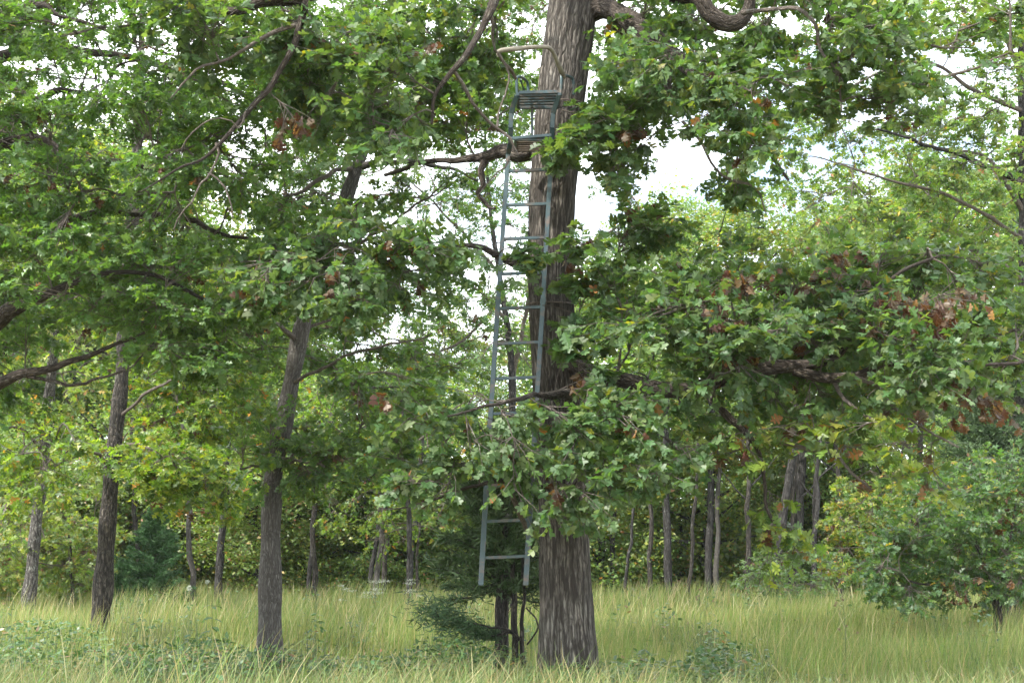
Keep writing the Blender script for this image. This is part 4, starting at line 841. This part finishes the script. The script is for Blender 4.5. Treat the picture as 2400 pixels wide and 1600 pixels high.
for (D0, D1, dens, w_, hh) in ((13.5, 18, 300, .0065, .42), (18, 26, 200, .009, .50), (26, 36, 100, .014, .66), (36, 48, 40, .022, .74)):
    area = (D1**2-D0**2)/2*.86; n = int(area*dens); D = np.sqrt(D0**2+R.random(n)*(D1**2-D0**2)); x = (R.random(n)-.5)*.86*D
    pxx = 1200+F*x/D
    patch = np.sin(x*.9+1)*np.cos(D*.7)+.6*np.sin(x*2.3+D*1.1)
    h = hh*(.55+.6*R.random(n))*(1+.24*patch); 
    lowp = (pxx < 1240) & (D < 19); h = np.where(lowp, h*.55, h)
    h = np.where((pxx > 1800) & (D < 24), h*1.3, h)
    keep = R.random(n) < np.where(lowp, .55, .95); x, D, h, patch = x[keep], D[keep], h[keep], patch[keep]
    c = leaf_cols(len(x), GREENS)*(1+np.array([.22, .14, .10])*np.sin(x*.55+D*.4+2)[:, None]+.10*patch[:, None]); tc_ = leaf_cols(len(x), TIPS)
    blades(g, x, D, h, w_*(.7+.6*R.random(len(x))), h*(.10+.38*R.random(len(x))**1.5), c, 3 if D0 < 26 else 2, tc_)
n = 5200; D = 14+R.random(n)**.8*24; x = (R.random(n)-.5)*.84*D; cl = np.sin(x*1.7+2)*np.cos(D*1.1); m_ = (cl+R.normal(size=n)*.5 > 0) & ~((1200+F*x/D < 1250) & (D < 18)); x, D = x[m_], D[m_]; n = len(x); hh = .62+.30*R.random(n)
blades(g, x, D, hh, .006+.00035*(D-14), hh*(.10+.35*R.random(n)), leaf_cols(n, [(2, (.15, .19, .07)), (2, (.33, .28, .15))]), 4, leaf_cols(n, [(2, (.42, .36, .22)), (1, (.22, .26, .10))]), 1.6)
o = g.obj('field_grass', M_GRASS, uv=False); o['kind'] = 'stuff'; o['label'] = 'tall wavy yellow green grass across the field'; o['category'] = 'grass'
# nearer, greener rough grass of the roadside
g = Geo(); n = 21000; D = 6.5+R.random(n)**.8*7.5; x = (R.random(n)-.5)*.9*D
cl = np.sin(x*2.1)*np.cos(D*1.7)*1.3+.5*np.sin(x*5+D*3)
hmax = np.maximum(1.3-215*D/F, .2)*(1+.12*np.sin(x*1.3+2))
h = hmax*(.45+.55*R.random(n))*(1+.10*cl)
blades(g, x, D, h, .0045+.004*R.random(n), h*(.2+.5*R.random(n)), leaf_cols(n, [(6, (.06, .115, .035)), (3, (.10, .15, .045)), (1.3, (.24, .20, .10))]), 4, leaf_cols(n, [(3, (.12, .17, .055)), (1.4, (.28, .24, .12))]))
o = g.obj('rough_grass', M_GRASS, uv=False); o['kind'] = 'stuff'; o['label'] = 'green rough grass and weeds along the bottom of the picture'; o['category'] = 'grass'
# seed stalks
g = Geo(); n = 750; D = 6.5+R.random(n)*6; x = (R.random(n)-.5)*.8*D
pxx = 1200+F*x/D; hh = np.where(pxx < 700, 1.0, np.where(pxx < 1500, .85, .72))*(.7+.35*R.random(n)); hh = hh-np.maximum(D-8, 0)*.03
blades(g, x, D, hh, .0045+.003*R.random(n), hh*(.15+.35*R.random(n)), leaf_cols(n, [(3, (.11, .18, .055)), (1.3, (.32, .27, .14))]), 6, leaf_cols(n, [(1, (.36, .31, .18)), (2, (.16, .24, .075))]), 1.4)
o = g.obj('grass_stalks', M_GRASS, uv=False); o['kind'] = 'stuff'; o['label'] = 'tall pale grass stalks standing nearest the viewer'; o['category'] = 'grass'
g = Geo(); n = 7000; D = 11.5+R.random(n)*6; x = (R.random(n)-.5)*.8*D; z = hgt(x, D)+R.random(n)**1.3*.30
cl = np.sin(x*3)+np.cos(D*2.6+x)
m = cl > -.2; x, D, z = x[m], D[m], z[m]; n = len(x)
put_leaves(g, OVAL, np.stack([x, D, z], -1), R.standard_normal((n, 3))*np.array([1, 1, .4]), np.array([0, 0, 1.])+R.standard_normal((n, 3))*.4, .035+.04*R.random(n), leaf_cols(n, [(3, (.045, .10, .04)), (2, (.08, .14, .05)), (.3, (.2, .12, .06))]))
o = g.obj('ground_weeds', M_WEED, uv=False); o['kind'] = 'stuff'; o['label'] = 'low broad leaved weeds round the trunk feet'; o['category'] = 'weeds'

g = Geo()
for px, D, yt, sp_, n in [(500, 14.2, 1490, 90, 700), (640, 15.6, 1515, 60, 800), (215, 20.5, 1460, 60, 600), (120, 17, 1450, 100, 1000), (330, 14.5, 1505, 120, 800), (470, 13.2, 1530, 120, 700), (1050, 13.4, 1490, 80, 800), (1150, 13.6, 1510, 60, 500), (1330, 12.3, 1560, 90, 1100), (1500, 12.8, 1530, 50, 450), (1640, 12.6, 1520, 50, 600), (1700, 13.2, 1500, 40, 400), (1440, 13, 1550, 60, 400), (900, 13, 1540, 80, 500), (350, 13.5, 1520, 70, 500), (60, 14, 1500, 80, 600), (750, 14, 1550, 60, 400)]+[(px_, D_, proj(np.array([(px_-1200)/F*D_, D_, .45+.3*R.random()]))[1], 14+260/D_, 70) for px_, D_ in zip(R.random(46)*2400, 14.5+R.random(46)*15)]:
    xs = px+R.standard_normal(n)*sp_; Ds = D+R.standard_normal(n)*.35; top = P(px, yt, D)[2]
    z = np.maximum(top*(1-.5*((xs-px)/sp_)**2*.35), .12)*R.random(n)**.7
    put_leaves(g, OVAL, np.stack([(xs-1200)/F*Ds, Ds, z], -1), R.standard_normal((n, 3))*np.array([1, 1, .4]), np.array([0, -.2, 1.])+R.standard_normal((n, 3))*.5, .035+.05*R.random(n), leaf_cols(n, [(3, (.05, .11, .04)), (2, (.09, .15, .05)), (.2, (.2, .12, .06))]))
    m_ = 40; xs = (px+R.standard_normal(m_)*sp_*.8-1200)/F*D; Ds = D+R.standard_normal(m_)*.3; a = np.stack([xs, Ds, 0*xs], -1); e = a+np.stack([R.standard_normal(m_)*.08, R.standard_normal(m_)*.05, top*(.5+.5*R.random(m_))], -1)
    tubes(g, np.stack([a, (a+e)/2, e], 1), np.array([.003, .0025, .0015])[None]*np.ones((m_, 1)), 3, col=(.10, .13, .06))
o = g.obj('weed_clumps', M_WEED, uv=False); o['kind'] = 'stuff'; o['label'] = 'dark green leafy weeds massed round the trunk feet'; o['category'] = 'weeds'
# ------------------------------------------------------------------ single weeds and flowers
def weed(label, px, py_top, D, nleaf, leaf, cat='weed', pal=None, name='weed_plant', lean=.03, head=None, spread=.12, side=0):
    b = onground(px, D); top = P(px, py_top, D); h = top[2]-b[2]
    t = thing(name, label, cat, b)
    K = 10; ks = np.linspace(0, 1, K); off = np.stack([np.sin(ks*2.5)*lean*h, 0*ks, ks*h], -1); q = b+off
    g = Geo(); tubes(g, q[None], (.006-.004*ks)[None], 6, col=(.10, .15, .05)); g.obj('stem', M_WEED, t, True)
    tips = [q[-1]]
    for s_ in range(side):
        i = R.integers(5, 9); a = q[i]; e = a+np.array([R.normal()*.12, R.normal()*.08, .06+.12*R.random()]); tips.append(e)
        g = Geo(); tubes(g, np.stack([a, (a+e)/2+[0, 0, .01], e])[None], np.array([[.003, .002, .0015]]), 5, col=(.12, .15, .06)); g.obj('stem', M_WEED, t, True)
    pal = pal or [(3, (.05, .12, .05)), (2, (.08, .16, .06))]
    for i in range(nleaf):
        z = .15+.8*(i+R.random()*.5)/nleaf; a = q[min(int(z*K), K-1)]+np.array([0, 0, R.normal()*.01]); az = i*2.4+R.random()
        g = Geo(); put_leaves(g, OVAL, a[None], np.array([[math.cos(az), math.sin(az)*.8, .1-.3*R.random()]]), np.array([[R.normal()*.2, R.normal()*.2, 1.]]), np.array([leaf*(1.15-.6*z)]), leaf_cols(1, pal))
        g.obj('leaf', M_WEED, t, uv=False)
    if head:
        for tp in tips:
            g = Geo(); n = head[1]; rr = head[2]; d = unit(R.standard_normal((n, 3))); d[:, 2] = np.abs(d[:, 2]) if head[0] == 'flat' else d[:, 2]
            if head[0] == 'flat': p = tp+R.standard_normal((n, 3))*np.array([rr, rr, rr*.22]); ax = np.tile([[1., 0, 0]], (n, 1))+R.standard_normal((n, 3))*.8; s_ = np.full(n, .016)
            else: p = np.tile(tp, (n, 1)); ax = d; s_ = np.full(n, rr)
            put_leaves(g, OVAL if head[0] == 'flat' else NEEDLE, p, ax, R.standard_normal((n, 3)), s_, np.ones((n, 3)))
            o = g.obj('flower_head' if head[3] is M_FLOWER else 'seed_head', head[3], t, uv=False); o['kind'] = 'stuff'
    return t
weed('tall leafy weed standing before the grass left of the grey tree', 503, 1392, 13.5, 26, .17)
weed('shorter leafy weed beside the tall weed', 470, 1450, 13.6, 16, .13)
weed('slender sapling weed in the grass right of the grey tree', 745, 1375, 17, 18, .13, lean=.02)
weed('low broad leaved weed at the bottom by the grass stalks', 520, 1555, 9.5, 9, .24)
weed('leafy dock weed right of the big oak foot', 1500, 1500, 12.5, 14, .15)
weed('spindly weed right of the oak, leaning in the grass', 1545, 1440, 14, 14, .10, lean=.12)
weed('dark leaved weed in front of the right hand grass', 1640, 1505, 12.8, 16, .14)
weed('second dark leaved weed at the bottom right of the oak', 1690, 1490, 13.2, 15, .13)
weed('weed with arching leaves at the foot of the grey tree', 600, 1500, 15.2, 14, .12)
weed('bushy weed at the foot of the dark trunk', 185, 1490, 19, 16, .16)
weed('leafy weed left of the cedar stems', 1050, 1490, 12.8, 18, .13)
weed('yellow green weed tips right of the oak foot', 1470, 1530, 11.5, 12, .12, pal=[(1, (.12, .18, .05))])
weed('white fluffy thistle, higher of two in the grass', 493, 1363, 19, 4, .06, 'thistle', name='thistle', head=('ball', 120, .04, M_FLOWER))
weed('white fluffy thistle, lower of two in the grass', 452, 1377, 19, 4, .06, 'thistle', name='thistle', head=('ball', 120, .045, M_FLOWER))
weed('white flat topped wildflower clump left of the cedar by ladder', 880, 1362, 26, 12, .14, 'wildflower', name='wildflower', head=('flat', 90, .07, M_FLOWER), side=5)
weed('pale wildflower clump nearest the cedar behind ladder', 962, 1358, 28, 12, .14, 'wildflower', name='wildflower', head=('flat', 80, .06, M_FLOWER), side=4)
weed('small pale wildflower clump right of the leaning grey tree', 805, 1372, 26, 8, .10, 'wildflower', name='wildflower', head=('flat', 60, .05, M_FLOWER), side=3)
weed('dried thistle with brown seed heads in the middle of the right field', 1960, 1405, 15, 3, .05, 'thistle', name='thistle', head=('ball', 90, .022, M_SEED), side=5)
weed('dried thistle with brown seed heads nearest the big oak', 1628, 1395, 16, 3, .05, 'thistle', name='thistle', head=('ball', 90, .02, M_SEED), side=5)
